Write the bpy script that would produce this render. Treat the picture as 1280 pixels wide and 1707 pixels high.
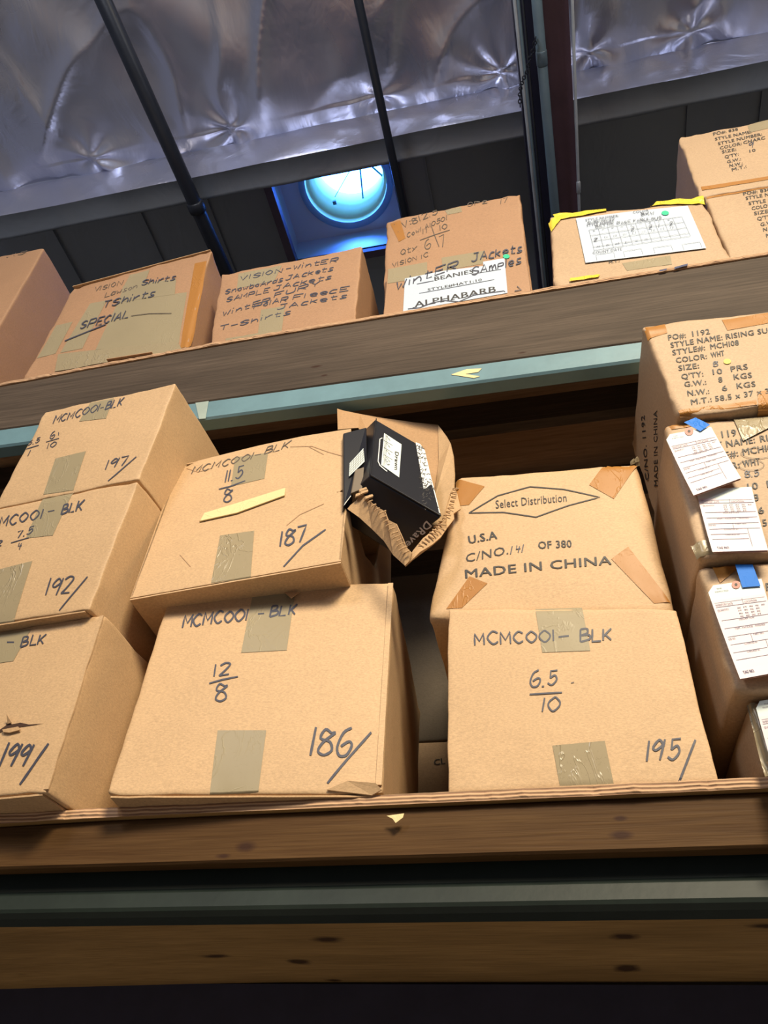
import bpy, bmesh, math, random
from mathutils import Vector, Matrix, noise
random.seed(4)
for o in list(bpy.data.objects): bpy.data.objects.remove(o)
SC = bpy.context.scene; COL = SC.collection
V = Vector
# ---------------------------------------------------------------- camera
F = 1359.2; CD = 1.35
def basis(pitch, roll, yaw):
    cy, sy = math.cos(yaw), math.sin(yaw)
    f = V((sy*math.cos(pitch), cy*math.cos(pitch), math.sin(pitch)))
    r = V((cy, -sy, 0)); u = r.cross(f); c, s = math.cos(roll), math.sin(roll)
    return c*r+s*u, -s*r+c*u, f
MR, MU, MF = basis(*[math.radians(a) for a in (42.307, 3.896, -15.095)])
CAM = V((0, -CD, 0))
cam = bpy.data.cameras.new('camera'); camo = bpy.data.objects.new('camera', cam); COL.objects.link(camo)
cam.sensor_fit = 'VERTICAL'; cam.sensor_height = 24; cam.lens = F/1707*24; cam.clip_start = .05
camo.matrix_world = Matrix(((MR.x, MU.x, -MF.x, CAM.x), (MR.y, MU.y, -MF.y, CAM.y), (MR.z, MU.z, -MF.z, CAM.z), (0, 0, 0, 1)))
SC.camera = camo
# ---------------------------------------------------------------- world, light, exposure
w = bpy.data.worlds.new('world'); SC.world = w; w.use_nodes = True
w.node_tree.nodes['Background'].inputs[0].default_value = (.80, .82, 1.0, 1)
w.node_tree.nodes['Background'].inputs[1].default_value = .13
SC.view_settings.view_transform = 'Standard'; SC.view_settings.look = 'None'
SC.view_settings.exposure = 0; SC.view_settings.gamma = 1; SC.view_settings.use_curve_mapping = False
def area(loc, target, size, power, color, sy=None):
    l = bpy.data.lights.new('lamp', 'AREA'); l.energy = power; l.color = color; l.size = size
    if sy: l.shape = 'RECTANGLE'; l.size_y = sy
    o = bpy.data.objects.new('lamp', l); COL.objects.link(o); o.location = loc
    o.rotation_euler = (V(target)-V(loc)).to_track_quat('-Z', 'Y').to_euler(); return o
WARM = (1, .86, .62)
def spot(loc, target, power, color, deg, blend, r):
    l = bpy.data.lights.new('high_bay_lamp', 'SPOT'); l.energy = power; l.color = color; l.spot_size = math.radians(deg); l.spot_blend = blend; l.shadow_soft_size = r
    o = bpy.data.objects.new('high_bay_lamp', l); COL.objects.link(o); o.location = loc
    o.rotation_euler = (V(target)-V(loc)).to_track_quat('-Z', 'Y').to_euler(); return o
def point(loc, power, color, r):
    l = bpy.data.lights.new('foil_fill_light', 'POINT'); l.energy = power; l.color = color; l.shadow_soft_size = r
    o = bpy.data.objects.new('foil_fill_light', l); COL.objects.link(o); o.location = loc; return o
k_ = area((1.45, -4.0, 4.3), (-.35, 0, .25), 1.5, 142, WARM, 1.0); k_.data.spread = math.radians(95)
area((-3.2, -6.2, 4.3), (-.4, 0, 2.0), .7, 48, WARM)
area((3.0, -5.6, 4.3), (-.4, 0, 2.0), .7, 40, WARM)
point((-1.6, -3.4, 3.2), 170, (.80, .85, 1), .35)  # cool fill lights added to brighten the ceiling foil, no fixture there
point((2.2, -3.6, 3.0), 90, (.80, .85, 1), .35)
# ---------------------------------------------------------------- pixel helpers (image taken as 1280 x 1707)
def ray(px, py): return (px-640)/F*MR - (py-853.5)/F*MU + MF
def onY(px, py, y=0):
    d = ray(px, py); return CAM + (y+CD)/d.y*d
def onZ(px, py, z):
    d = ray(px, py); return CAM + z/d.z*d
# ---------------------------------------------------------------- object helpers
def props(o, label=None, cat=None, group=None, kind=None):
    if label: o['label'] = label
    if cat: o['category'] = cat
    if group: o['group'] = group
    if kind: o['kind'] = kind
    return o
def thing(name, label, cat, loc, group=None):
    o = bpy.data.objects.new(name, None); COL.objects.link(o); o.location = loc; o.empty_display_size = .05
    return props(o, label, cat, group)
def origin(p):
    v = V((0, 0, 0))
    while p: v += p.location; p = p.parent
    return v
def obj(name, verts, faces, mat, parent=None, smooth=False, **k):
    og = origin(parent)
    me = bpy.data.meshes.new(name); me.from_pydata([tuple(V(v)-og) for v in verts], [], faces)
    me.materials.append(mat)
    if smooth: me.polygons.foreach_set('use_smooth', [True]*len(me.polygons))
    me.update(); o = bpy.data.objects.new(name, me); COL.objects.link(o); o.parent = parent
    return props(o, **k)
class MB:
    def __init__(s): s.v = []; s.f = []
    def add(s, vs, fs):
        n = len(s.v); s.v += [V(v) for v in vs]; s.f += [tuple(i+n for i in f) for f in fs]; return s
    def box(s, a, b):
        a, b = V(a), V(b)
        vs = [(x, y, z) for z in (a.z, b.z) for y in (a.y, b.y) for x in (a.x, b.x)]
        return s.add(vs, [(0, 2, 3, 1), (4, 5, 7, 6), (0, 1, 5, 4), (2, 6, 7, 3), (0, 4, 6, 2), (1, 3, 7, 5)])
    def prism(s, pts, d):
        "polygon pts (3d) thickened by vector d"
        n = len(pts); d = V(d); pts = [V(p) for p in pts]
        return s.add(pts+[p+d for p in pts], [tuple(range(n))[::-1], tuple(range(n, 2*n))]+[(i, (i+1) % n, n+(i+1) % n, n+i) for i in range(n)])
    def tube(s, pts, r, n=12, cap=True):
        pts = [V(p) for p in pts]; rings = []
        up = V((0, 0, 1))
        for i, p in enumerate(pts):
            t = (pts[min(i+1, len(pts)-1)]-pts[max(i-1, 0)]).normalized()
            a = t.cross(up if abs(t.dot(up)) < .95 else V((1, 0, 0))).normalized(); b = t.cross(a)
            rr = r[i] if isinstance(r, (list, tuple)) else r
            rings.append([p+rr*(math.cos(2*math.pi*k/n)*a+math.sin(2*math.pi*k/n)*b) for k in range(n)])
        vs = [v for g in rings for v in g]
        fs = [(i*n+k, i*n+(k+1) % n, (i+1)*n+(k+1) % n, (i+1)*n+k) for i in range(len(pts)-1) for k in range(n)]
        if cap: fs += [tuple(range(n))[::-1], tuple(range((len(pts)-1)*n, len(pts)*n))]
        return s.add(vs, fs)
    def build(s, name, mat, parent=None, smooth=False, bevel=0, **k):
        o = obj(name, s.v, s.f, mat, parent, smooth, **k)
        if bevel:
            m = o.modifiers.new('b', 'BEVEL'); m.width = bevel; m.segments = 2; m.limit_method = 'ANGLE'
        return o
# ---------------------------------------------------------------- materials
def mat(name, col, rough=.7, metal=0, spec=.5, coat=0):
    m = bpy.data.materials.new(name); m.use_nodes = True; b = m.node_tree.nodes['Principled BSDF']
    b.inputs['Base Color'].default_value = (*col, 1); b.inputs['Roughness'].default_value = rough
    b.inputs['Metallic'].default_value = metal; b.inputs['Specular IOR Level'].default_value = spec
    b.inputs['Coat Weight'].default_value = coat
    return m
class NT:
    def __init__(s, m): s.t = m.node_tree; s.n = s.t.nodes; s.l = s.t.links; s.b = s.n['Principled BSDF']
    def new(s, typ, **k):
        x = s.n.new(typ)
        for a, v in k.items(): setattr(x, a, v)
        return x
    def link(s, a, b): s.l.new(a, b)
    def coords(s, scale=(1, 1, 1), rot=(0, 0, 0)):
        g = s.new('ShaderNodeNewGeometry'); mp = s.new('ShaderNodeMapping'); mp.inputs['Scale'].default_value = scale; mp.inputs['Rotation'].default_value = rot
        s.link(g.outputs['Position'], mp.inputs['Vector']); return mp.outputs[0]
    def noise(s, co, scale, detail=3, rough=.5, dist=0):
        x = s.new('ShaderNodeTexNoise'); x.inputs['Scale'].default_value = scale; x.inputs['Detail'].default_value = detail
        x.inputs['Roughness'].default_value = rough; x.inputs['Distortion'].default_value = dist; s.link(co, x.inputs['Vector']); return x.outputs['Fac']
    def ramp(s, fac, stops):
        r = s.new('ShaderNodeValToRGB'); e = r.color_ramp.elements
        while len(e) < len(stops): e.new(.5)
        for k, (p, c) in enumerate(stops): e[k].position = p; e[k].color = (*c, 1)
        s.link(fac, r.inputs[0]); return r.outputs[0]
    def mix(s, fac, a, b, mode='MIX'):
        x = s.new('ShaderNodeMix', data_type='RGBA', blend_type=mode)
        for v, i in ((fac, 0), (a, 6), (b, 7)):
            if isinstance(v, (int, float)): x.inputs[i].default_value = v
            elif isinstance(v, tuple): x.inputs[i].default_value = (*v, 1)
            else: s.link(v, x.inputs[i])
        return x.outputs[2]
    def math(s, op, a, b=0, c=None):
        x = s.new('ShaderNodeMath', operation=op)
        for i, v in enumerate((a, b, c)):
            if v is None: continue
            if isinstance(v, (int, float)): x.inputs[i].default_value = v
            else: s.link(v, x.inputs[i])
        return x.outputs[0]
    def bump(s, h, strength, dist, base=None):
        x = s.new('ShaderNodeBump'); x.inputs['Strength'].default_value = strength; x.inputs['Distance'].default_value = dist
        s.link(h, x.inputs['Height'])
        if base: s.link(base, x.inputs['Normal'])
        s.link(x.outputs[0], s.b.inputs['Normal']); return x.outputs[0]
def cardboard(name, col, rough=.62, var=.10):
    m = mat(name, col, rough); n = NT(m)
    big = n.noise(n.coords(), 5, 4, .6); fib = n.noise(n.coords((1, 1, 2.2)), 170, 4, .7); spk = n.noise(n.coords(), 420, 2)
    c = V(col)
    a = n.ramp(big, [(.3, tuple(c*(1-var))), (.7, tuple(c*(1+var)))])
    b = n.mix(.55, a, n.ramp(fib, [(.28, tuple(c*.66)), (.72, tuple(c*1.3))]))
    b = n.mix(n.ramp(spk, [(.66, (0, 0, 0)), (.75, (.35, .35, .35))]), b, tuple(c*1.7))
    n.link(b, n.b.inputs['Base Color'])
    dent = n.noise(n.coords((1, 1, 1)), 9, 3, .6, .4)
    h = n.math('ADD', n.math('MULTIPLY', dent, 1.2), n.math('MULTIPLY', fib, .22))
    n.bump(h, .35, .004); return m
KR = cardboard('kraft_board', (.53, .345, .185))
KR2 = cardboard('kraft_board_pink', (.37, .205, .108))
KR3 = cardboard('kraft_board_grey', (.44, .295, .175))
KR_SHADE = cardboard('shade_dark_board', (.10, .078, .058), .8)  # back-row board: the shade of the gaps is put into its colour
KRI = cardboard('torn_board_inside', (.46, .29, .15), .9, .2)
def tape_mat(name, col, bs=.55, rough=.16):
    m = mat(name, col, rough, 0, .3, 0); n = NT(m)
    a = n.noise(n.coords((1, 1, .55), (0, .5, 0)), 17, 3, .55, 1.4); g = n.noise(n.coords(), 5, 3); f_ = n.noise(n.coords(), 260, 2)
    n.link(n.mix(g, tuple(V(col)*.9), tuple(V(col)*1.12)), n.b.inputs['Base Color'])
    rid = n.math('SUBTRACT', 1, n.math('MULTIPLY', n.math('ABSOLUTE', n.math('SUBTRACT', a, .5)), 34)); rid = n.math('MULTIPLY', n.math('MAXIMUM', rid, 0), n.math('MAXIMUM', n.math('MULTIPLY', n.math('SUBTRACT', g, .42), 4), 0))
    n.bump(n.math('ADD', rid, n.math('MULTIPLY', n.math('GREATER_THAN', f_, .68), .5)), min(1, bs*2), .0016); return m
TAPE = tape_mat('packing_tape', (.30, .245, .15), .22, .42); TAPEC = tape_mat('clear_brown_tape', (.36, .155, .03), .3, .45)
TAPEG = tape_mat('wrinkled_tape', (.31, .25, .155), .4, .28)
YT = tape_mat('yellow_tape', (.72, .55, .05), .4, .35); MASK = tape_mat('masking_tape', (.72, .58, .30), .3, .6)
BLUE = tape_mat('blue_tape', (.005, .16, .62), .25, .6)
INK = mat('marker_ink', (.050, .050, .072), .55); INK2 = mat('faded_ink', (.10, .075, .055), .6); PRN = mat('printed_ink', (.035, .03, .028), .6)
def paper_mat(name, col):
    m = mat(name, col, .55); n = NT(m); n.bump(n.noise(n.coords(), 14, 3), .3, .004); return m
PAPER = paper_mat('label_paper', (.50, .57, .66)); PINK = paper_mat('tag_pink', (.66, .57, .60)); TAGW = paper_mat('tag_white', (.60, .68, .66)); RING = mat('ring', (.55, .27, .22), .7)
GRN = mat('green_dot', (.02, .48, .26), .6); YD = mat('yellow_dot', (.85, .66, .10), .6)
def wood(name, c1, c2, knots=(), gs=1., axis='face', rough=.65):
    m = mat(name, c1, rough, 0, .15); n = NT(m)
    g = n.noise(n.coords((.9, 9, 26) if axis == 'face' else (.9, 7, 9)), 3.2*gs, 5, .62, .5); f = n.noise(n.coords((4, 60, 160)), 2, 3)
    big = n.noise(n.coords((.6, 2, 3)), 2.0, 3)
    c = n.ramp(g, [(.3, c1), (.68, c2)]); c = n.mix(.35, c, n.ramp(f, [(.3, tuple(V(c1)*.7)), (.7, tuple(V(c2)*1.2))]))
    c = n.mix(n.ramp(big, [(.35, (.0, .0, .0)), (.7, (.55, .55, .55))]), c, tuple(V(c1)*.55))
    pos = n.coords()
    for (k, sx, sz) in knots:
        s = n.new('ShaderNodeVectorMath', operation='SUBTRACT'); n.link(pos, s.inputs[0]); s.inputs[1].default_value = tuple(k)
        d = n.new('ShaderNodeVectorMath', operation='MULTIPLY'); n.link(s.outputs[0], d.inputs[0]); d.inputs[1].default_value = (.7/sx, .7/sz, .7/sz)
        l = n.new('ShaderNodeVectorMath', operation='LENGTH'); n.link(d.outputs[0], l.inputs[0])
        wob = n.math('ADD', l.outputs['Value'], n.math('MULTIPLY', n.noise(pos, 30, 2), .5))
        c = n.mix(n.ramp(wob, [(.55, (.9, .9, .9)), (1.25, (0, 0, 0))]), c, (.035, .014, .008))
    n.link(c, n.b.inputs['Base Color']); n.bump(n.math('ADD', g, n.math('MULTIPLY', f, .5)), .35, .003); return m
def paint(name, col, rough=.4, var=.15, metal=0, bs=.15):
    m = mat(name, col, rough, metal); n = NT(m); a = n.noise(n.coords((1, 1, 1)), 7, 5, .65)
    n.link(n.ramp(a, [(.3, tuple(V(col)*(1-var))), (.7, tuple(V(col)*(1+var)))]), n.b.inputs['Base Color']); n.bump(n.noise(n.coords(), 60, 2), bs, .002); return m
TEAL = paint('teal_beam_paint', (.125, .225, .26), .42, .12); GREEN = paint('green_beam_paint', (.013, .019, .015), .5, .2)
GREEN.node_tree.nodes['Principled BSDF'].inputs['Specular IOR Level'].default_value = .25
MAROON = paint('maroon_primer', (.12, .065, .085), .5); NAVY = paint('dark_steel', (.035, .035, .065), .45); PIPE = paint('black_pipe', (.018, .022, .032), .4); COND = paint('grey_conduit', (.14, .20, .24), .35, .1); GALV = paint('galvanized', (.42, .45, .48), .45, .2, .1)
def foil_mat(name, col, rough=.3, metal=.8, b=.25):
    m = mat(name, col, rough, metal); n = NT(m)
    a = n.noise(n.coords((1, .5, 1)), 3.5, 4, .55, .6); r = n.noise(n.coords(), 1.7, 3)
    n.link(n.ramp(r, [(.3, (rough*.8,)*3), (.7, (min(1, rough*1.35),)*3)]), n.b.inputs['Roughness'])
    n.bump(a, b, .05); return m
FOIL = foil_mat('foil', (.74, .76, .90), .29, .80, .30); FOIL_SHADE = foil_mat('foil_shaded', (.30, .33, .37), .42, .6, .25); FOILB = foil_mat('foil_well', (.66, .70, .72), .45, .4, .25)  # far bay and purlin underside: same foil, shade put into a darker colour
# ---------------------------------------------------------------- stroke font (hand lettering): points on a 4 x 6 grid, ~ = smooth
G = {'0': '~26 04 02 20 42 44 26', '1': '26 20', '2': '~05 26 45 22 00;00 40', '3': '~05 26 45 23;~23 42 20 01', '4': '16 13 43;35 30', '5': '46 16 13;~13 34 42 20 01', '6': '~36 15 02 10 30 42 33 12', '7': '06 46 20', '8': '~35 16 04 33 41 20 01 13 45 35', '9': '~44 26 04 13 34 45;46 30',
 'A': '00 26 40;12 32', 'B': '00 06;~06 36 34 03;~03 43 41 00', 'C': '~45 26 03 20 41', 'D': '00 06;~06 44 42 00', 'E': '40 00 06 46;03 33', 'F': '00 06 46;03 33', 'G': '~45 26 03 20 42;42 22', 'H': '00 06;40 46;03 43', 'I': '10 16', 'J': '~36 31 10 01;16 46', 'K': '00 06;46 02;13 40', 'L': '06 00 40', 'M': '00 06 22 46 40', 'N': '00 06 40 46', 'O': '~26 03 20 43 26', 'P': '00 06;~06 46 43 03', 'Q': '~26 03 20 43 26;21 40', 'R': '00 06;~06 46 43 03;13 40', 'S': '~45 26 04 23 42 20 01', 'T': '06 46;26 20', 'U': '~06 01 20 41 46', 'V': '06 20 46', 'W': '06 10 24 30 46', 'X': '00 46;06 40', 'Y': '06 23 46;23 20',
 'a': '~33 14 01 10 31 34;34 30', 'b': '06 00;~03 24 32 20 00', 'c': '~34 14 01 10 30', 'd': '36 30;~33 14 01 10 31', 'e': '~02 32 24 03 10 30', 'f': '~36 25 10;04 34', 'h': '06 00;~02 24 32 30', 'i': '14 10;16 17', 'k': '06 00;34 02;12 30', 'l': '16 10', 'm': '04 00;~02 14 20;~22 34 40', 'n': '04 00;~02 24 32 30', 'o': '~24 02 20 32 24', 'p': '04 00;~04 34 32 02', 'r': '04 00;~02 24 34', 's': '~34 14 12 31 20 00', 't': '16 10 30;04 34', 'u': '~04 01 20 31;34 30', 'w': '04 10 22 30 44', 'y': '04 21;44 00',
 '.': '00 10', '-': '03 33', ':': '01 11;04 14', "'": '05 06', '#': '10 16;30 36;02 42;04 44', '/': '00 46'}
def strokes_of(ch):
    out = []
    for s in G[ch].split(';'):
        sm = s[0] == '~'; pts = [(int(p[0]), int(p[1])) for p in s.lstrip('~').split()]
        if sm and len(pts) > 2:
            q = [pts[0]]+pts+[pts[-1]]; r = []
            for i in range(1, len(q)-2):
                for t in (0, .25, .5, .75):
                    r.append(tuple(.5*(2*q[i][k]+(q[i+1][k]-q[i-1][k])*t+(2*q[i-1][k]-5*q[i][k]+4*q[i+1][k]-q[i+2][k])*t*t+(-q[i-1][k]+3*q[i][k]-3*q[i+1][k]+q[i+2][k])*t**3) for k in (0, 1)))
            r.append(pts[-1]); pts = r
        out.append(pts)
    return out
def layout(text):
    x = 0; out = []
    for ch in text:
        if ch == ' ': x += 3; continue
        ss = strokes_of(ch); wd = max(p[0] for s in ss for p in s)
        jx, jy, sc = random.uniform(-.25, .25), random.uniform(-.3, .3), random.uniform(.93, 1.07)
        if ch in '1Iil': ss = [[(p[0]-1, p[1]) for p in s] for s in ss] if ch != '1' else [[(p[0]-2, p[1]) for p in s] for s in ss]; wd = .6
        out += [[(x+jx+p[0]*sc, jy+p[1]*sc) for p in s] for s in ss]; x += wd+1.35
    return out, x-1.35
class Face:
    "a planar quad BL, BR, TR, TL with an outward normal and a bulge; pixels are cast on it to find where a mark sits"
    disp = None
    def __init__(s, bl, br, tr, tl, bulge=0, n=None):
        s.bl, s.br, s.tl = V(bl), V(br), V(tl)
        s.n = n or (s.tl-s.bl).cross(s.br-s.bl).normalized()
        if not n and s.n.dot(CAM-s.bl) < 0: s.n = -s.n
        s.tr = V(tr); s.bulge = bulge
    def hit(s, px, py):
        d = ray(px, py); return CAM+d*((s.bl-CAM).dot(s.n)/d.dot(s.n))
    def uv(s, p):
        a = b = .5
        for _ in range(6):
            q = s.bi(a, b); du = (s.br-s.bl)*(1-b)+(s.tr-s.tl)*b; dv = (s.tl-s.bl)*(1-a)+(s.tr-s.br)*a; e = p-q
            A, B, Cc = du.dot(du), du.dot(dv), dv.dot(dv); D = A*Cc-B*B; x, y = e.dot(du), e.dot(dv)
            a += (Cc*x-B*y)/D; b += (A*y-B*x)/D
        return a, b
    def bi(s, a, b): return s.bl*(1-a)*(1-b)+s.br*a*(1-b)+s.tr*a*b+s.tl*(1-a)*b
    def bump(s, a, b):
        a = min(max(a, 0), 1); b = min(max(b, 0), 1); return s.bulge*16*a*(1-a)*b*(1-b)
    def at(s, px, py, off):
        p = s.hit(px, py); u = s.uv(p); return p+s.n*(s.bump(*u)+off+(s.disp(p, *u) if s.disp else 0))
def ribbon(mb, face, pts, w, off):
    "pts in pixels; marker line of pixel width w laid on the face"
    d = [pts[0]]
    for a, b in zip(pts, pts[1:]):                   # resample so it follows the bulge
        L = math.hypot(b[0]-a[0], b[1]-a[1]); k = max(1, int(L/9))
        d += [(a[0]+(b[0]-a[0])*i/k, a[1]+(b[1]-a[1])*i/k) for i in range(1, k+1)]
    vs = []
    for i, p in enumerate(d):
        a, b = d[max(i-1, 0)], d[min(i+1, len(d)-1)]; tx, ty = b[0]-a[0], b[1]-a[1]; L = math.hypot(tx, ty) or 1
        ww = w/2*(.85 if i in (0, len(d)-1) else random.uniform(.92, 1.08)); ox, oy = -ty/L*ww, tx/L*ww
        vs += [face.at(p[0]+ox, p[1]+oy, off), face.at(p[0]-ox, p[1]-oy, off)]
    mb.add(vs, [(2*i, 2*i+1, 2*i+3, 2*i+2) for i in range(len(d)-1)])
def hand(mb, face, text, p0, p1, up, w=3, off=.0013):
    ss, tot = layout(text)
    for s in ss:
        ribbon(mb, face, [(p0[0]+(p1[0]-p0[0])*x/tot+up[0]*y/6, p0[1]+(p1[1]-p0[1])*x/tot+up[1]*y/6) for x, y in s], w*.88, off)
_tc = {}
def textmesh(t, bold=0):
    if (t, bold) not in _tc:
        c = bpy.data.curves.new('t', 'FONT'); c.body = t; c.resolution_u = 2; c.offset = bold; c.space_character = 1.05
        o = bpy.data.objects.new('t', c); COL.objects.link(o); bpy.context.view_layer.update()
        me = bpy.data.meshes.new_from_object(o.evaluated_get(bpy.context.evaluated_depsgraph_get()))
        _tc[(t, bold)] = ([(v.co.x, v.co.y) for v in me.vertices], [tuple(p.vertices) for p in me.polygons])
        bpy.data.objects.remove(o); bpy.data.meshes.remove(me)
    return _tc[(t, bold)]
def printed(mb, face, t, p0, p1, up, off=.0013, bold=.012):
    vs, fs = textmesh(t, 0); x0 = min(v[0] for v in vs); x1 = max(v[0] for v in vs)
    q = []
    for x, y in vs:
        u = (x-x0)/(x1-x0); h = y/.70
        q.append(face.at(p0[0]+(p1[0]-p0[0])*u+up[0]*h, p0[1]+(p1[1]-p0[1])*u+up[1]*h, off))
    mb.add(q, fs)
    if bold > 0:
        k = .055*math.hypot(*up)*(1 if bold < .015 else 1.5); return printed(mb, face, t, (p0[0]+k, p0[1]), (p1[0]+k, p1[1]), up, off+.0002, 0)
def quad(mb, face, c, off=.0008, n=6, wav=0):
    "c: four pixel corners TL TR BR BL"
    vs = []
    for j in range(n+1):
        for i in range(n+1):
            a, b = i/n, j/n
            x = (c[0][0]*(1-a)+c[1][0]*a)*(1-b)+(c[3][0]*(1-a)+c[2][0]*a)*b; y = (c[0][1]*(1-a)+c[1][1]*a)*(1-b)+(c[3][1]*(1-a)+c[2][1]*a)*b
            vs.append(face.at(x, y, off+wav*(.5+.5*noise.noise(V((x*.13, y*.13, 3)))))) 
    mb.add(vs, [(j*(n+1)+i, j*(n+1)+i+1, (j+1)*(n+1)+i+1, (j+1)*(n+1)+i) for j in range(n) for i in range(n)])
def poly(mb, face, pts, off=.0012, th=0):
    vs = [face.at(x, y, off) for x, y in pts]
    if th: mb.prism(vs, face.n*th)
    else: mb.add(vs, [tuple(range(len(pts)))])
def dot(mb, face, c, rx, ry, off=.002, n=16):
    poly(mb, face, [(c[0]+rx*math.cos(2*math.pi*k/n), c[1]+ry*math.sin(2*math.pi*k/n)) for k in range(n)], off)
# ---------------------------------------------------------------- carton builder
class Carton:
    def __init__(s, label, bl, br, tr, tl, depth, m=KR, bulge=.004, r=.006, jit=.0022, group=None, dz=(0, 0), back=None, hollow=False, seed=0):
        "corners: (px, py, y) or world Vector"
        c = [p if isinstance(p, Vector) else onY(*p) for p in (bl, br, tr, tl)]
        ux = c[1]-c[0]
        if isinstance(tr, Vector) and not isinstance(tl, Vector):
            nn = (c[2]-c[1]).cross(ux).normalized(); d = ray(tl[0], tl[1]); c[3] = CAM+d*((c[0]-CAM).dot(nn)/d.dot(nn))
        nn = (c[3]-c[0]).cross(ux).normalized()
        if nn.y > 0: nn = -nn
        if not isinstance(tr, Vector):
            d = ray(tr[0], tr[1]); c[2] = CAM+d*((c[0]-CAM).dot(nn)/d.dot(nn))
        s.c = c; s.f = Face(*c, bulge, nn)
        dd = V((-ux.y, ux.x, 0)).normalized()
        if dd.y < 0: dd = -dd
        s.dir = dd; s.depth = depth; s.D = dd*depth
        base = (c[0]+c[1])/2+s.D/2; base.z = min(c[0].z, c[1].z)
        s.root = thing('cardboard_box', label, 'box', base, group)
        s.left = Face(c[0]+s.D, c[0], c[3], c[3]+s.D, 0); s.right = Face(c[1], c[1]+s.D, c[2]+s.D, c[2], 0)
        s.seed = seed+len(_tc)*0+int(abs(base.x)*100)
        if not hollow: s.body(m, r, jit)
        s.ink = MB(); s.ink2 = MB(); s.prn = MB(); s.tp = []
    def P(s, a, b, c): return s.f.bi(a, b)+s.D*c
    def body(s, m, r, jit):
        jit *= .55; W_ = (s.c[1]-s.c[0]).length; H_ = (s.c[3]-s.c[0]).length
        def disp(p, a, b):
            e = sorted([min(a, 1-a)*W_, min(b, 1-b)*H_]); e = [max(e[0], 0), max(e[1], 0)]
            ew = math.exp(-e[0]/.03)*jit*(1+1.6*math.exp(-e[1]/.05))
            nv = V([noise.noise(p*13+V((s.seed*7.1+t*31, t*5, 0))) + .6*noise.noise(p*37+V((t*11, s.seed, 9))) for t in range(3)])
            return nv.dot(s.f.n)*ew*2-(r-math.sqrt(max(0, r*r-(r-e[0])**2)) if e[0] < r else 0)
        s.f.disp = disp
        W = (s.c[1]-s.c[0]).length; H = (s.c[3]-s.c[0]).length; D = s.depth; L = (W, H, D)
        def ax(l, n):
            q = [0, r*.35, r, max(r*1.6, .012), max(r*2.2, .024), .042]; q = [v for v in q if v < l*.3]
            m0 = q[-1]; return q+[m0+(l-2*m0)*(i+1)/(n+1) for i in range(n)]+[l-v for v in q[::-1]]
        A = [ax(W, 13), ax(H, 13), ax(D, 6)]; idx = {}; vs = []; fs = []
        def vert(i, j, k):
            if (i, j, k) in idx: return idx[(i, j, k)]
            p = [A[0][i], A[1][j], A[2][k]]; q = [min(max(p[t], r), L[t]-r) for t in range(3)]; d = V([p[t]-q[t] for t in range(3)])
            if d.length > 1e-9: d = d.normalized()*r
            p = V(q)+d; a, b, c = p.x/W, p.y/H, p.z/D
            e = sorted([min(p[t], L[t]-p[t]) for t in range(3)])
            ew = math.exp(-max(e[1], 0)/.03)*jit*(1+1.6*math.exp(-max(e[2], 0)/.05))
            w = s.P(a, b, c); nv = V([noise.noise(w*13+V((s.seed*7.1+t*31, t*5, 0))) + .6*noise.noise(w*37+V((t*11, s.seed, 9))) for t in range(3)])
            w = w+nv*ew*2
            if s.f.bulge:
                w += s.f.n*s.f.bump(a, b)*(1-c)**4
                side = .003*16*b*(1-b)*c*(1-c); w += (s.c[1]-s.c[0]).normalized()*side*((a > .5)*2-1)*(abs(a-.5)*2)**8
            idx[(i, j, k)] = len(vs); vs.append(w); return idx[(i, j, k)]
        n = [len(x)-1 for x in A]
        for i in range(n[0]):
            for j in range(n[1]):
                for k in (0, n[2]): fs.append([vert(i, j, k), vert(i+1, j, k), vert(i+1, j+1, k), vert(i, j+1, k)][::(1 if k == 0 else -1)])
        for i in range(n[0]):
            for k in range(n[2]):
                for j in (0, n[1]): fs.append([vert(i, j, k), vert(i, j, k+1), vert(i+1, j, k+1), vert(i+1, j, k)][::(1 if j == 0 else -1)])
        for j in range(n[1]):
            for k in range(n[2]):
                for i in (0, n[0]): fs.append([vert(i, j, k), vert(i, j+1, k), vert(i, j+1, k+1), vert(i, j, k+1)][::(1 if i == 0 else -1)])
        obj('carton', vs, fs, m, s.root, True)
    def tape(s, c, m=TAPE, wrap=None, wav=.0006, off=.0008, label=None, face=None, wl=.07):
        mb = MB(); f = face or s.f; quad(mb, f, c, off, 10, min(wav*.3, .0012))
        if wrap:
            a, b = (c[3], c[2]) if wrap == 'bottom' else (c[0], c[1]); sg = -1 if wrap == 'bottom' else 1
            up = (s.c[3]-s.c[0]).normalized()*sg; rows = []
            edge = [(f.at(a[0]+(b[0]-a[0])*i/6, a[1]+(b[1]-a[1])*i/6, off)) for i in range(7)]
            rows.append(edge)
            for t in (0, .2, .5, 1):
                rows.append([e+up*.0035+s.dir*(.002+wl*t)-f.n*.0 for e in edge])
            vs = [v for r_ in rows for v in r_]; mb.add(vs, [(j*7+i, j*7+i+1, (j+1)*7+i+1, (j+1)*7+i) for j in range(4) for i in range(6)])
        o = mb.build('packing_tape', m, s.root, True)
        if label: o['label'] = label
        return o
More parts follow.
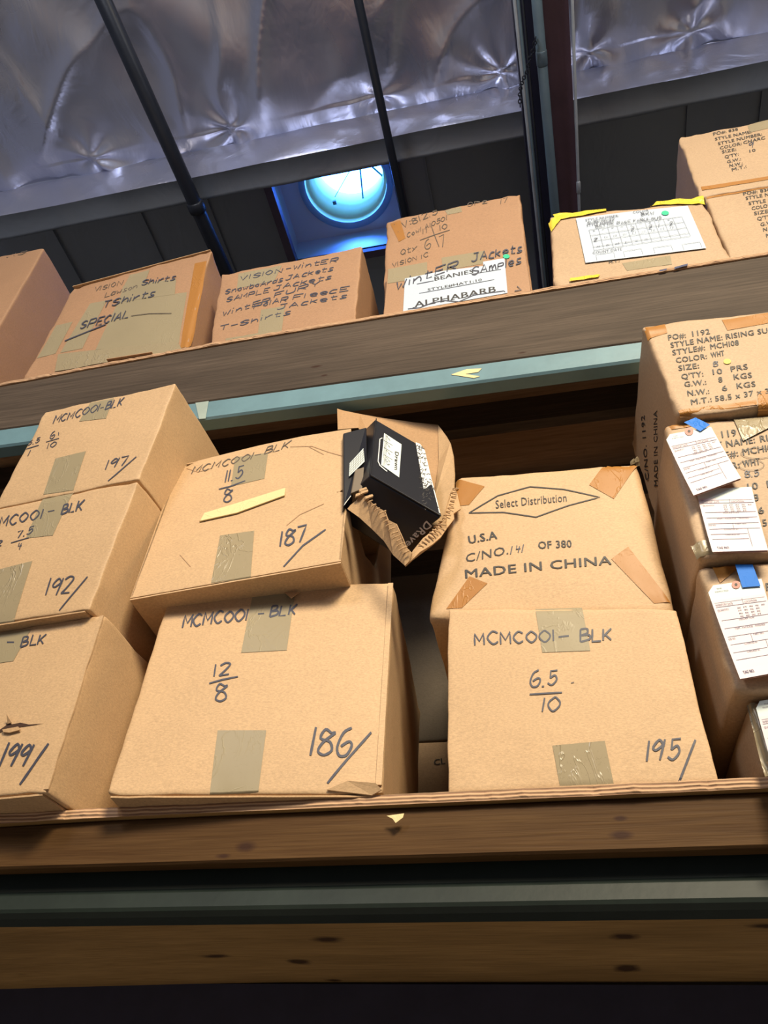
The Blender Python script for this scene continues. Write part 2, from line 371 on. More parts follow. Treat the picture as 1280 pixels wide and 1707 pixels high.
    def flap(s, th=.0035, fr=(.02, .98), m=KRI):
        "outer flap board doubling the bottom, a lip under the front edge"
        mb = MB(); a, b = s.f.bi(fr[0], 0), s.f.bi(fr[1], 0); up = (s.c[3]-s.c[0]).normalized(); N = 14
        for i in range(N):
            p, q = a+(b-a)*i/N, a+(b-a)*(i+1)/N; z0, z1 = [-.002-.0012*noise.noise(V((x.x*23, 4, s.seed))) for x in (p, q)]
            o = -s.f.n*-.0; base = [p+up*z0-s.f.n*.001, q+up*z1-s.f.n*.001, q+up*z1+s.dir*s.depth*.48, p+up*z0+s.dir*s.depth*.48]
            mb.prism(base, up*-th)
        mb.build('bottom_flap', m, s.root)
    def line(s, pts, w=3, m=None):
        mb = MB(); ribbon(mb, s.f, pts, w*.88, .0013); mb.build('pen_stroke', s.mk(m), s.root)
    def mk(s, m): return INK2 if m is s.ink2 and m is not None else (PRN if m is s.prn and m is not None else INK)
    def h(s, *a, **k):
        m = k.pop('mb', None); mb = MB(); hand(mb, s.f, *a, **k); mb.build('handwriting', s.mk(m), s.root)
    def p(s, *a, **k):
        mb = MB(); printed(mb, s.f, *a, **k); mb.build('printed_text', PRN, s.root)
    def done(s):
        if s.ink.v: s.ink.build('handwriting', INK, s.root)
        if s.ink2.v: s.ink2.build('faded_handwriting', INK2, s.root)
        if s.prn.v: s.prn.build('printed_text', PRN, s.root)
#==STRUCTURE
ZL = .597; YU = .03
fl = MB().box((-7, -9, -1.65), (6, 3.6, -1.6)).build('floor', paint('concrete', (.32, .30, .28), .55), kind='structure')
MB().box((-7, 3.5, -1.6), (6, 3.6, 6.2)).build('wall_back', paint('wall_paint', (.10, .10, .095), .8), kind='structure')
# ceiling foil ---------------------------------------------------
ZR = 5.0; YS = .525; ZB = 4.665; YB = .675
puck = [onZ(x, y, ZR) for x, y in ((165, 278), (395, 232), (640, 190), (840, 158), (985, 118), (1150, 78))]
PR = [random.Random(i+5) for i in range(9)]; PP = [(r.uniform(.6, 1.3), r.uniform(3, 6), r.uniform(0, 6), r.uniform(-.5, .5)) for r in PR]
def foil_z(x, y):
    dS = YS-y; ds = max(dS, 0)
    z = ZR-.05*math.sin(min(1, ds/1.6)*math.pi)
    z += .085*noise.noise(V((x*.8+y*.5, y*.5, 1)))*min(1, ds/.5+.1)+.030*noise.noise(V((x*2.3-y*1.6, y*1.1+x*.4, 5)))
    rg = 1-abs(noise.noise(V((x*1.7+y*.9, y*.8-x*.5, 13))))*2.2
    z -= .035*max(0, rg)**3*min(1, ds/.25)
    z += .028*math.exp(-ds/.22)*noise.noise(V((x*6.5, y*2.2, 9)))
    for i, p in enumerate(puck):
        A_, K_, P_, Q_ = PP[i]; dx, dy = x-p.x, y-(YS-.10); r = math.hypot(dx, dy)+.02
        if r < 1.3:
            th = math.atan2(dy, dx)+.9*noise.noise(V((x*2, y*2, i)))
            z += A_*.020*math.exp(-r/.22)*math.cos(K_*th+P_)*min(1, r/.08)
            z -= A_*.022*math.exp(-abs(dx-Q_*dy+.10*noise.noise(V((y*2.4, i, 0))))/.045)*math.exp(-abs(dy)/.8)
    return z
nx, ny = 330, 130; X0, X1, Y0, Y1 = -4.2, 2.6, -1.5, YS
vs = []; fs = []
for j in range(ny+1):
    t = j/ny; y = Y0+(Y1-Y0)*(1-(1-t)**1.4)
    for i in range(nx+1):
        x = X0+(X1-X0)*i/nx; vs.append((x, y, foil_z(x, y) if j < ny else ZR+.006*noise.noise(V((x*5, 0, 0)))))
fs = [(j*(nx+1)+i, (j+1)*(nx+1)+i, (j+1)*(nx+1)+i+1, j*(nx+1)+i+1) for j in range(ny) for i in range(nx)]
obj('ceiling', vs, fs, FOIL, None, True, kind='structure')
MB().box((-7, -9, ZR+.12), (6, -1.5, ZR+.14)).build('ceiling_far_side', FOIL_SHADE, kind='structure')
# foil-wrapped purlin: face, underside, small turned lip
vs = []; n = 260
prof = [(YS-.004, ZR+.004), (YS-.010, ZR-.02), (YS-.002, ZR-.16), (YS+.006, ZB+.012), (YS+.010, ZB-.004), (YS+.03, ZB), (YB-.01, ZB), (YB+.004, ZB-.012), (YB+.006, ZB+.02), (YB+.02, ZR+.02)]
for i in range(n+1):
    x = X0+(X1-X0)*i/n
    for k, (y, z) in enumerate(prof):
        a = .010 if k in (1, 2, 3) else .003
        vs.append((x, y+a*noise.noise(V((x*2.2, k*.4, 3)))*1.6, z+(.010 if k in (0, 1) else .005)*noise.noise(V((x*3.5, k*.5, 7)))))
K = len(prof)
pf = [(i*K+k, i*K+k+1, (i+1)*K+k+1, (i+1)*K+k) for i in range(n) for k in range(K-1)]
half = lambda lo, hi: [f for f in pf if lo <= f[0] % K < hi]
obj('roof_purlin', vs, half(0, 4), FOIL, None, True, kind='structure')
obj('roof_purlin_underside', vs, half(4, K), FOIL_SHADE, None, True, kind='structure')  # underside coloured darker than the face to stand for its shade
# far bay with the skylight opening
WX0, WX1, WY0, WY1, WZ = -1.49, -.70, .72, 1.36, 5.24
def flat(mb, x0, x1, y0, y1, z, sd=.09):
    a, b = max(1, int((x1-x0)/sd)), max(1, int((y1-y0)/sd)); vs = []
    for j in range(b+1):
        for i in range(a+1):
            x, y = x0+(x1-x0)*i/a, y0+(y1-y0)*j/b; vs.append((x, y, z+.012*noise.noise(V((x*1.6, y*.8, 2)))))
    mb.add(vs, [(j*(a+1)+i, (j+1)*(a+1)+i, (j+1)*(a+1)+i+1, j*(a+1)+i+1) for j in range(b) for i in range(a)])
m = MB(); flat(m, X0, WX0, YB, 3.5, ZR); flat(m, WX1, X1, YB, 3.5, ZR); flat(m, WX0, WX1, WY1, 3.5, ZR); flat(m, WX0, WX1, YB, WY0, ZR)
m.build('ceiling_far_bay', FOIL_SHADE, None, True, kind='structure')
m = MB()
for px in (60, 225, 345, 720, 1138, 1250):
    p = onZ(px, 330, ZR); m.box((p.x-.004, YB+.02, ZR-.022), (p.x+.004, 3.4, ZR-.004))
m.build('foil_seam', FOIL_SHADE, kind='structure')
# skylight
t = thing('skylight', 'round domed skylight in a blue-lit square roof well above the boxes', 'skylight', ((WX0+WX1)/2, (WY0+WY1)/2, ZR))
m = MB(); g = .018
m.box((WX0-g, WY0-.02, ZR-.01), (WX0, WY1, WZ)).box((WX1, WY0-.02, ZR-.01), (WX1+g, WY1, WZ)).box((WX0, WY1, ZR-.01), (WX1, WY1+g, WZ)).box((WX0, WY0-g, ZR-.01), (WX1, WY0, WZ))
m.build('well_wall', FOILB, t)
SCn = onZ(576, 306, WZ); RO = .303
m = MB(); N = 64   # well top with a round hole
ring = [(SCn.x+RO*math.cos(2*math.pi*k/N), SCn.y+RO*math.sin(2*math.pi*k/N)) for k in range(N)]
sq = []
for k in range(N):
    a = 2*math.pi*k/N; c, s_ = math.cos(a), math.sin(a)
    L = min(((WX1-SCn.x) if c > 0 else (SCn.x-WX0))/max(abs(c), 1e-6), ((WY1-SCn.y) if s_ > 0 else (SCn.y-WY0+.0))/max(abs(s_), 1e-6)); L = max(L, RO+.002)
    sq.append((SCn.x+L*c, SCn.y+L*s_))
vs = [(*p, WZ) for p in ring]+[(*p, WZ) for p in sq]
for cx in (WX0, WX1):
    for cy in (WY0, WY1): vs.append((cx, cy, WZ))
fs = [(k, (k+1) % N, N+(k+1) % N, N+k) for k in range(N)]
def cor(k):
    a, b = vs[N+k], vs[N+(k+1) % N]
    return abs(a[0]-b[0]) > 1e-4 and abs(a[1]-b[1]) > 1e-4
for k in range(N):
    if cor(k):
        mx, my = (vs[N+k][0]+vs[N+(k+1) % N][0])/2, (vs[N+k][1]+vs[N+(k+1) % N][1])/2
        ci = min(range(4), key=lambda q: (vs[2*N+q][0]-mx)**2+(vs[2*N+q][1]-my)**2); fs.append((N+k, N+(k+1) % N, 2*N+ci))
m.add(vs, fs); m.build('well_top', FOILB, t)
def lathe(prof, c, n=64):
    vs = [(c[0]+r*math.cos(2*math.pi*k/n), c[1]+r*math.sin(2*math.pi*k/n), z) for r, z in prof for k in range(n)]
    return vs, [(i*n+k, i*n+(k+1) % n, (i+1)*n+(k+1) % n, (i+1)*n+k) for i in range(len(prof)-1) for k in range(n)]
CY = paint('curb_plastic', (.8, .92, .42), .35, .05)
obj('curb_flange', *lathe([(RO+.012, WZ-.002), (RO+.012, WZ-.016), (RO-.02, WZ-.018), (RO-.03, WZ-.004)], SCn), paint('flange_plastic', (.28, .50, .68), .4, .05), t, True)
obj('curb_ring', *lathe([(RO-.03, WZ-.006), (RO-.034, WZ+.05), (RO-.05, WZ+.052), (RO-.052, WZ+.16), (RO-.062, WZ+.165), (RO-.066, WZ+.34)], SCn), CY, t, True)
em = bpy.data.materials.new('daylight_dome'); em.use_nodes = True; nt = em.node_tree; nt.nodes.clear()
e_ = nt.nodes.new('ShaderNodeEmission'); e_.inputs[0].default_value = (.045, .17, 1, 1); e_.inputs[1].default_value = 36
o_ = nt.nodes.new('ShaderNodeOutputMaterial'); nt.links.new(e_.outputs[0], o_.inputs[0])
dome = [((RO-.06)*math.cos(a), WZ+.34+.20*math.sin(a)) for a in [math.pi/2*i/8 for i in range(9)]]; dome[-1] = (.001, dome[-1][1])
obj('dome', *lathe(dome, SCn), em, t, True)
SPK = mat('dome_rib', (.10, .25, .28), .5)
hub = onZ(598, 258, WZ+.30)
for (ex, ey, r) in ((556, 332, .0025), (605, 331, .006), (646, 301, .007), (700, 262, .006), (500, 262, .0025), (620, 215, .006)):
    e = onZ(ex, ey, WZ+.24); MB().tube([hub, e], r, 8).build('dome_rib', SPK, t)
MB().box(onZ(554, 336, WZ+.04)+V((0, 0, 0)), onZ(561, 341, WZ+.04)+V((0, 0, .02))).build('clip', SPK, t)
m = MB(); a, b = onZ(437, 303, ZR-.03), onZ(451, 303, ZR-.03)
FRM = paint('well_frame', (.10, .075, .11), .5)
m.box((a.x, YB+.03, ZR-.05), (b.x, WY1+.35, ZR+.01)); m.build('frame_rail', FRM, t)
MB().box((WX1+.0, YB+.03, ZR-.05), (WX1+.055, WY1+.35, ZR+.01)).build('frame_rail', FRM, t)
MB().box((b.x, WY1, ZR-.05), (WX1, WY1+.05, ZR+.01)).build('frame_rail', FRM, t)
# rafter, its neighbour member, conduits and cables: all run away from us under the roof
def bar_x(px0, px1, py, z): return onZ(px0, py, z).x, onZ(px1, py, z).x
t = thing('roof_rafter', 'maroon steel rafter crossing the roof behind the upper shelf boxes', 'rafter', (.3, .8, 4.25))
x0, x1 = bar_x(913, 957, 200, 4.25)
MB().box((x0, -1.5, 4.25), (x1, 3.5, 4.265)).build('bottom_flange', MAROON, t, bevel=.002)
MB().box(((x0+x1)/2-.006, -1.5, 4.265), ((x0+x1)/2+.006, 3.5, 4.6)).build('web', MAROON, t)
MB().box((x0, -1.5, 4.6), (x1, 3.5, 4.615)).build('top_flange', MAROON, t)
t = thing('roof_channel', 'dark navy steel channel running alongside the maroon rafter', 'beam', (.2, .8, 4.45))
x0, x1 = bar_x(872, 914, 200, 4.45)
MB().box((x0, -1.5, 4.45), (x1+.02, 3.5, 4.46)).build('web', NAVY, t); MB().box((x0, -1.5, 4.46), (x0+.01, 3.5, 4.66)).build('flange', NAVY, t); MB().box((x1+.01, -1.5, 4.46), (x1+.02, 3.5, 4.66)).build('flange', NAVY, t)
def roof_line(name, label, cat, px, py, z, r, m_, y0=-1.5, y1=3.4, joints=(), px2=None):
    p = onZ(px, py, z); q = onZ(px2[0], px2[1], z) if px2 else V((p.x, p.y+1, z)); d = (q-p); d = d/d.y
    A, B = p+d*(y0-p.y), p+d*(y1-p.y)
    t = thing(name, label, cat, (p.x, p.y, z)); MB().tube([A, B], r, 16).build('pipe', m_, t, True)
    for jx, jy, k in joints:
        c = onZ(jx, jy, z); c = A+(B-A)*((c.y-A.y)/(B.y-A.y)); u = (B-A).normalized()
        MB().tube([c-u*.035, c-u*.028, c+u*.028, c+u*.035], [r, r*k, r*k, r], 16).build('coupling', m_, t, True)
    return t
roof_line('conduit', 'grey-blue conduit between the navy channel and the maroon rafter', 'pipe', 911, 190, 4.22, .024, COND, joints=[(911, 95, 1.12)], px2=(925, 350))
roof_line('conduit', 'thin pale conduit along the right edge of the maroon rafter', 'pipe', 957, 100, 4.22, .0075, GALV, joints=[(965, 312, 1.5)], px2=(965, 340))
for k, (a, b, lab) in enumerate((((858, 0), (899, 400), 'leftmost thin grey cable of the bundle beside the rafter'), ((864, 0), (903, 400), 'middle thin grey cable of the bundle beside the rafter'), ((871, 0), (908, 400), 'rightmost dark cable of the bundle beside the navy channel'))):
    roof_line('cable', lab, 'cable', a[0], a[1], 4.3-.02*k, (.010, .008, .006)[k], (GALV, COND, PIPE)[k], px2=b)
roof_line('sprinkler_pipe', 'thick black pipe crossing the silver ceiling at the upper left', 'pipe', 172, 0, 4.52, .042, PIPE, joints=[(327, 345, 1.22)], px2=(375, 450), y0=-1.2, y1=2.6)
roof_line('sprinkler_pipe', 'thin black pipe crossing the silver ceiling by the skylight', 'pipe', 597, 0, 4.55, .023, PIPE, joints=[], px2=(673, 350), y0=-1.2, y1=2.6)
# hanging chain
t = thing('hanging_chain', 'short dark chain hanging beside the cable bundle', 'chain', onZ(893, 62, 4.19))
CH = [(893, 62), (889, 82), (882, 100), (879, 118), (872, 132), (868, 145), (866, 160), (867, 178)]
m_ = PIPE; pts = [onZ(x, y, 4.19-.002*i) for i, (x, y) in enumerate(CH)]
k = 0
for a, b in zip(pts, pts[1:]):
    for s_ in range(3):
        c = a+(b-a)*(s_+.5)/3; u = (b-a).normalized(); v_ = u.cross(V((0, 0, 1))).normalized() if k % 2 else u.cross(V((1, 0, 0))).normalized()
        L = (b-a).length/3*.62; lp = [c+u*L*math.cos(q*math.pi/4)+v_*.008*math.sin(q*math.pi/4) for q in range(9)]
        MB().tube(lp, .003, 5, False).build('chain_link', m_, t); k += 1
# ---------------------------------------------------------------- rack
PX0, PX1 = -2.5, 1.0; DEPTH = 1.25
t = thing('pallet_rack', 'steel pallet rack with a teal upper beam and dark green lower beam', 'rack', (-.5, .6, -1.6))
for x in (PX0-.09, PX1):
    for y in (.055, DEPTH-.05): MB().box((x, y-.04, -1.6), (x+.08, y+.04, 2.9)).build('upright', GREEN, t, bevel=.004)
def beam(yf, p_top, p_bot, dp, m_, name='beam', lip=0):
    "front face between two pixel lines ((px,py),(px,py))"
    zt = [onY(*q, yf) for q in p_top]; zb = [onY(*q, yf) for q in p_bot]
    def ln(a, x): return a[0].z+(a[1].z-a[0].z)*(x-a[0].x)/(a[1].x-a[0].x)
    vs = []; N = 24
    for i in range(N+1):
        x = PX0+(PX1-PX0)*i/N; T, B = ln(zt, x), ln(zb, x); H = T-B
        if lip: pr = [(yf+.012, T), (yf+.010, B+H*.50), (yf+.004, B+H*.42), (yf-.004, B+H*.16), (yf-.002, B+.010), (yf+.006, B+.002), (yf+dp, B), (yf+dp, T)]
        else: pr = [(yf+.004, T), (yf, T-.004), (yf, B+.006), (yf+.006, B), (yf+dp-.006, B-.0), (yf+dp, B+.006), (yf+dp, T)]
        vs += [(x, *q) for q in pr]
    K = len(pr); fs = [(i*K+k, i*K+(k+1) % K, (i+1)*K+(k+1) % K, (i+1)*K+k) for i in range(N) for k in range(K)]+[tuple(range(K)), tuple(range(N*K, N*K+K))[::-1]]
    return obj(name, vs, fs, m_, t)
beam(YU+.002, ((0, 716), (1055, 571)), ((0, 744), (1000, 609)), .05, TEAL).__setitem__('label', 'pale teal upper beam')
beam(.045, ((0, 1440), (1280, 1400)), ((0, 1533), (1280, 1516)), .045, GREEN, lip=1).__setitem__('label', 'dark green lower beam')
for z, m_ in ((.46, NAVY), (1.75, TEAL)): MB().box((PX0, DEPTH-.05, z), (PX1, DEPTH, z+.11)).build('beam', m_, t)
# bits on the teal beam: an old sticker and adhesive
fb = Face(V((PX0, YU+.002, 1.7)), V((PX1, YU+.002, 1.7)), V((PX1, YU+.002, 1.8)), V((PX0, YU+.002, 1.8)), 0, V((0, -1, 0)))
m = MB(); poly(m, fb, [(752, 625), (778, 616), (803, 615), (797, 621), (775, 624), (800, 628), (790, 631)], .001, .0006); m.build('torn_sticker', MASK, t)
m = MB(); poly(m, fb, [(326, 672), (348, 669), (343, 698), (332, 699)], .001, .0004); m.build('torn_sticker', paint('old_sticker', (.33, .40, .36), .7), t)
# upper deck
def sag(x): return -.010*max(0, -x-.8)**1.3*4
t = thing('upper_shelf_deck', 'plywood upper shelf deck with a weathered grey-brown front plank', 'shelf', (-.5, .6, 2.0))
ztop = lambda x: 2.078*(1.35+YU)/1.35+.006*x+sag(x)
vs = []; N = 90
zbot = lambda x: (1.7985-.0121*(x+1.59))*(1.35+YU)/1.35-.004
PLY = wood('plywood', (.34, .19, .10), (.56, .34, .19), gs=1.3); 
def plyedge():
    m = mat('plywood_edge', (.5, .3, .17), .8); n = NT(m)
    w_ = n.new('ShaderNodeTexWave', wave_type='BANDS', bands_direction='Z'); w_.inputs['Scale'].default_value = 45; w_.inputs['Distortion'].default_value = 1.2; w_.inputs['Detail'].default_value = 3
    n.link(n.coords((.25, 1, 1)), w_.inputs['Vector'])
    c = n.ramp(w_.outputs['Fac'], [(.25, (.20, .09, .045)), (.55, (.52, .31, .17))]); c = n.mix(n.math('MULTIPLY', n.noise(n.coords((6, 1, 40)), 3, 4), .5), c, (.62, .42, .26))
    n.link(c, n.b.inputs['Base Color']); n.bump(w_.outputs['Fac'], .6, .003); return m
PE = plyedge()
def deck(name, zt, yf, th, yb, m_, parent, rag=.0035):
    vs = []
    for i in range(N*3+1):
        x = PX0+(PX1-PX0)*i/(N*3); j = rag*noise.noise(V((x*17, 1, 0)))+rag*.7*noise.noise(V((x*60, 2, 0))); z = zt(x)
        vs += [(x, yf+j, z), (x, yf+j*1.5-.001, z-th*.5), (x, yf+j*.5, z-th), (x, yb, z-th), (x, yb, z)]
    fs = [(i*5+k, i*5+(k+1) % 5, (i+1)*5+(k+1) % 5, (i+1)*5+k) for i in range(N*3) for k in range(5)]
    o = obj(name, vs, fs, m_, parent); o.data.materials.append(PE)
    for i, p in enumerate(o.data.polygons): p.material_index = 1 if (i % 5) in (0, 1) else 0
    return o
deck('plywood_sheet', ztop, YU-.004, .014, DEPTH, PLY, t)
def plank(name, zt, zb, yf, th, m_, parent):
    vs = []
    for i in range(N+1):
        x = PX0+(PX1-PX0)*i/N; j = .0012*noise.noise(V((x*6, 5, 0))); a, b = zt(x), zb(x)
        vs += [(x, yf+j+.003, a), (x, yf+j, a-.004), (x, yf+j, b+.004), (x, yf+j+.004, b), (x, yf+th, b), (x, yf+th, a)]
    fs = [(i*6+k, i*6+(k+1) % 6, (i+1)*6+(k+1) % 6, (i+1)*6+k) for i in range(N) for k in range(6)]+[tuple(range(6)), tuple(range(N*6, N*6+6))[::-1]]
    return obj(name, vs, fs, m_, parent)
WU = wood('weathered_plank', (.052, .038, .028), (.115, .084, .062), [(onY(527, 621-10, YU), .02, .006), (onY(540, 634-8, YU), .012, .005), (onY(870, 588, YU), .015, .005)], 1.)
plank('front_plank', lambda x: ztop(x)-.0142, zbot, YU, .028, WU, t)
for y in (.35, .7, 1.05): MB().box((PX0, y, 1.92), (PX1, y+.04, 2.03)).build('joist', WU, t)
MB().box((onY(200, 560, YU).x, YU-.012, ztop(-1.2)+.001), (onY(268, 560, YU).x, YU+.0, ztop(-1.2)+.004)).build('wood_splinter', PLY, t)
m = MB(); fu = Face(V((PX0, YU-.006, 2.05)), V((PX1, YU-.006, 2.05)), V((PX1, YU-.006, 2.12)), V((PX0, YU-.006, 2.12)), 0, V((0, -1, 0)))
poly(m, fu, [(1124, 447), (1146, 441), (1146, 444), (1124, 450)], .003, .0005); poly(m, fu, [(1098, 452), (1112, 449), (1110, 452), (1100, 454)], .003, .0005); m.build('blue_paint_smear', mat('blue_smear', (.03, .04, .11), .6), t)
# lower deck
t = thing('lower_shelf_deck', 'plywood lower shelf deck with a brown knotty front plank', 'shelf', (-.5, .6, .5))
zl = lambda x: ZL+.003*x-.02*max(0, -x-.85)**1.2
RC = .012
KN = [(onY(410, 1411, RC), .022, .011), (onY(372, 1427, RC), .016, .005), (onY(1035, 1392, RC), .022, .008), (onY(1034, 1364, RC), .012, .005)]
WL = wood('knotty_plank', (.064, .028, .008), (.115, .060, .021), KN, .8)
def onU(px, py): return onZ(px, py, ZL-.019)
KU = [(onU(545, 1565), .05, .03), (onU(360, 1591), .05, .02), (onU(498, 1602), .04, .03), (onU(1042, 1562), .04, .03), (onU(1045, 1615), .04, .04), (onU(437, 1533), .03, .02), (onU(555, 1633), .03, .02), (onU(1275, 1545), .04, .02), (onU(40, 1612), .04, .02)]
WP = wood('deck_underside', (.27, .155, .055), (.41, .245, .095), KU, .7, 'flat')
deck('plywood_sheet', zl, 0, .0185, DEPTH, WP, t)
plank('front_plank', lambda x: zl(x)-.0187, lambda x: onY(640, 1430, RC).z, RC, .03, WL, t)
m = MB(); fu = Face(V((PX0, -.002, .5)), V((PX1, -.002, .5)), V((PX1, -.002, .6)), V((PX0, -.002, .6)), 0, V((0, -1, 0)))
poly(m, fu, [(645, 1361), (674, 1357), (672, 1364), (660, 1373), (655, 1366)], .002, .001); m.build('paper_scrap', MASK, t)
#==BOXES, lower shelf
GL = 'cartons stacked on the lower shelf'; GU = 'cartons on the upper shelf'
def wleft(br, wd, yaw): return br+V((-wd*math.cos(yaw), wd*math.sin(yaw), 0))
YAW = math.radians(5)
# 199
br = onY(78, 1320, -.073); br.z = max(br.z, ZL); trr = onY(172, 1025, -.09)
bl = wleft(br, .42, YAW); c = Carton('kraft box numbered 199, bottom of the far left stack, with a small tear', bl, br, trr, trr+(bl-br), .42, r=.005, group=GL, seed=1)
c.flap(); c.tape([(-60, 1050), (59, 1037), (24, 1103), (-70, 1117)], wrap='top', wl=.03)
c.h('-', (12, 1077), (24, 1077), (3, -12), w=3.4); c.h('BLK', (36, 1079), (74, 1074), (5, -17), w=3)
c.h('199', (0, 1278), (44, 1277), (16, -37), w=4.4); c.line([(34, 1308), (82, 1240)], 4.4)
m = MB(); poly(m, c.f, [(-4, 1222), (12, 1211), (17, 1200), (22, 1209), (36, 1206), (50, 1209), (75, 1207), (44, 1212), (30, 1214), (12, 1218), (2, 1223)], .001); m.build('tear', mat('tear_dark', (.05, .022, .012), .9), c.root)
m = MB(); m.prism([c.f.at(x, y, .003) for x, y in ((8, 1219), (34, 1214), (38, 1219), (20, 1224), (10, 1223))], c.f.n*.002); m.prism([c.f.at(16, 1209, .002), c.f.at(19, 1196, .010), c.f.at(23, 1207, .003)], c.f.n*.0015); m.build('torn_liner', KRI, c.root)
# double right edge: flap board standing proud
m = MB(); a, b = c.f.bi(.985, .01), c.f.bi(.985, .99); ux = (c.c[1]-c.c[0]).normalized(); pts = []
for i in range(13):
    q = a+(b-a)*i/12; pts.append(q+ux*(.004*noise.noise(V((i*.7, 3, 0)))))
for i in range(12): m.prism([pts[i]+c.f.n*.0005, pts[i]+ux*.010+c.f.n*.0005, pts[i+1]+ux*.010+c.f.n*.0005, pts[i+1]+c.f.n*.0005], c.f.n*.003)
m.build('side_flap', KR, c.root); c.done(); B199 = c
# 192
br = onY(147, 1017, -.11); br.z = B199.c[2].z+.004; tr = onY(231, 801, -.13); bl = wleft(br, .42, YAW)
c = Carton('kraft box numbered 192, middle of the far left stack', bl, br, tr, tr+(bl-br), .42, r=.004, group=GL, seed=2)
c.flap(); c.tape([(73, 827), (123, 819), (90, 894), (45, 899)], wrap='top', wl=.01); c.tape([(-30, 958), (56, 937), (24, 1034), (-60, 1047)], m=TAPEG, wrap='bottom')
c.h('MCMC001', (-34, 885), (70, 866), (5, -17), w=2.6); c.h('-', (81, 857), (92, 855), (2, -6), w=2.6); c.h('BLK', (103, 859), (137, 852), (5, -17), w=3.2)
c.h('7.5', (28, 899), (54, 891), (4, -12), w=2.2); c.line([(20, 906.5), (50, 898)], 1.7); c.h('4', (28, 919), (36, 917), (4, -12), w=2); c.h('2', (-6, 912), (4, 910), (2, -9), w=2)
c.h('192', (77, 994), (116, 989), (9, -27), w=2.8); c.line([(99, 1018), (147, 962)], 2.6); c.done(); B192 = c
# 197
br = onY(231, 801, -.13); br.z = B192.c[2].z+.003; tr = onY(293, 640, -.15); tl = (75, 687); bl = wleft(br, .42, YAW)
c = Carton('kraft box numbered 197, top of the far left stack', bl, br, tr, tl, .42, r=.004, group=GL, seed=3)
c.tape([(152, 669), (191, 661), (178, 699), (133, 704)], wrap='top'); c.tape([(94, 766), (145, 754), (123, 817), (73, 825)], wrap='bottom', wl=.01)
c.h('MCMC001', (89, 707), (164, 687), (5, -13), w=2); c.h('-', (167, 684), (173, 682), (2, -5), w=2); c.h('BLK', (176, 684), (203, 677), (5, -14), w=2.4)
c.h('5.5', (46, 743), (66, 738), (3, -9), w=1.5); c.line([(44, 749), (66, 743)], 1.4); c.line([(47, 761), (52, 751)], 1.6)
c.h('6', (84, 733), (91, 731), (3, -11), w=1.5); c.line([(78, 738), (100, 732)], 1.4); c.h('10', (80, 749), (94, 745), (3, -9), w=1.5); c.line([(99, 722), (99, 727)], 1.6)
c.h('197', (177, 784), (210, 776), (6, -15), w=2.2); c.line([(181, 803), (228, 762)], 2); c.done()
# 186
c = Carton('large kraft box numbered 186, under the torn box', (176, 1325, -.043), (636, 1323, 0), (656, 969), (283, 990), .585, r=.006, group=GL, seed=4, bulge=.006)
c.flap(); c.tape([(423, 985), (493, 983), (479, 1087), (403, 1091)]); c.tape([(364, 1220), (445, 1220), (431, 1318), (350, 1321)], m=TAPE, wrap='bottom')
c.h('MCMC001', (304, 1048), (413, 1036), (4, -20), w=3.4); c.h('-', (429, 1030), (440, 1029), (2, -10), w=3.2); c.h('BLK', (450, 1030), (492, 1026), (4, -18), w=3.8)
c.h('12', (359, 1130), (385, 1126), (3, -21), w=3.2); c.line([(350, 1142), (372, 1136), (398, 1131)], 3); c.h('8', (360, 1174), (378, 1172), (3, -30), w=3.4)
c.h('186', (517, 1262), (583, 1258), (9, -44), w=4.8); c.line([(546, 1306), (578, 1268), (619, 1222)], 4.6)
m = MB(); m.prism([c.f.at(473, 989, .003), c.f.at(501, 991, .006), c.f.at(488, 1006, .014)], c.f.n*.0015); m.build('torn_liner', KR, c.root)
ux = (c.c[1]-c.c[0]).normalized(); m = MB(); a, b = c.f.bi(.978, .03), c.f.bi(.978, .985)
for i in range(12):
    p, q = a+(b-a)*i/12, a+(b-a)*(i+1)/12; m.prism([p, p+ux*.011, q+ux*.011, q], c.f.n*.0035)
m.build('side_flap', KR, c.root)
m = MB(); m.prism([c.f.at(x, y, .001+z) for x, y, z in ((545, 1318, 0), (580, 1306, .004), (628, 1312, .010), (637, 1321, .012), (620, 1327, .006))], c.f.n*.003); m.build('crushed_corner', KR, c.root); c.done(); B186 = c
# 195
c = Carton('kraft box numbered 195, under the box marked made in china', (746, 1321, .004), (1196, 1303, .004), (1127, 1014), (747, 1016), .60, r=.003, jit=.0015, group=GL, seed=5, bulge=.003)
c.tape([(892, 1014), (970, 1012), (984, 1086), (904, 1089)]); c.tape([(921, 1244), (1008, 1236), (1024, 1312), (934, 1315)], m=TAPEG, wrap='bottom', wl=.02)
c.h('MCMC001', (791, 1077), (926, 1070), (-1, -20), w=3.2); c.h('-', (932, 1068), (948, 1066), (0, -9), w=4); c.h('BLK', (967, 1072), (1020, 1068), (0, -20), w=3.8)
c.h('6.5', (883, 1147), (929, 1142), (2, -25), w=3.2); c.line([(883, 1159), (937, 1156)], 3); c.h('10', (904, 1188), (930, 1188), (4, -23), w=3.2); c.line([(952, 1140), (957, 1139)], 1.6)
c.h('195', (1078, 1270), (1130, 1265), (4, -34), w=4.4); c.line([(1131, 1306), (1159, 1234)], 4.6); c.done(); B195 = c
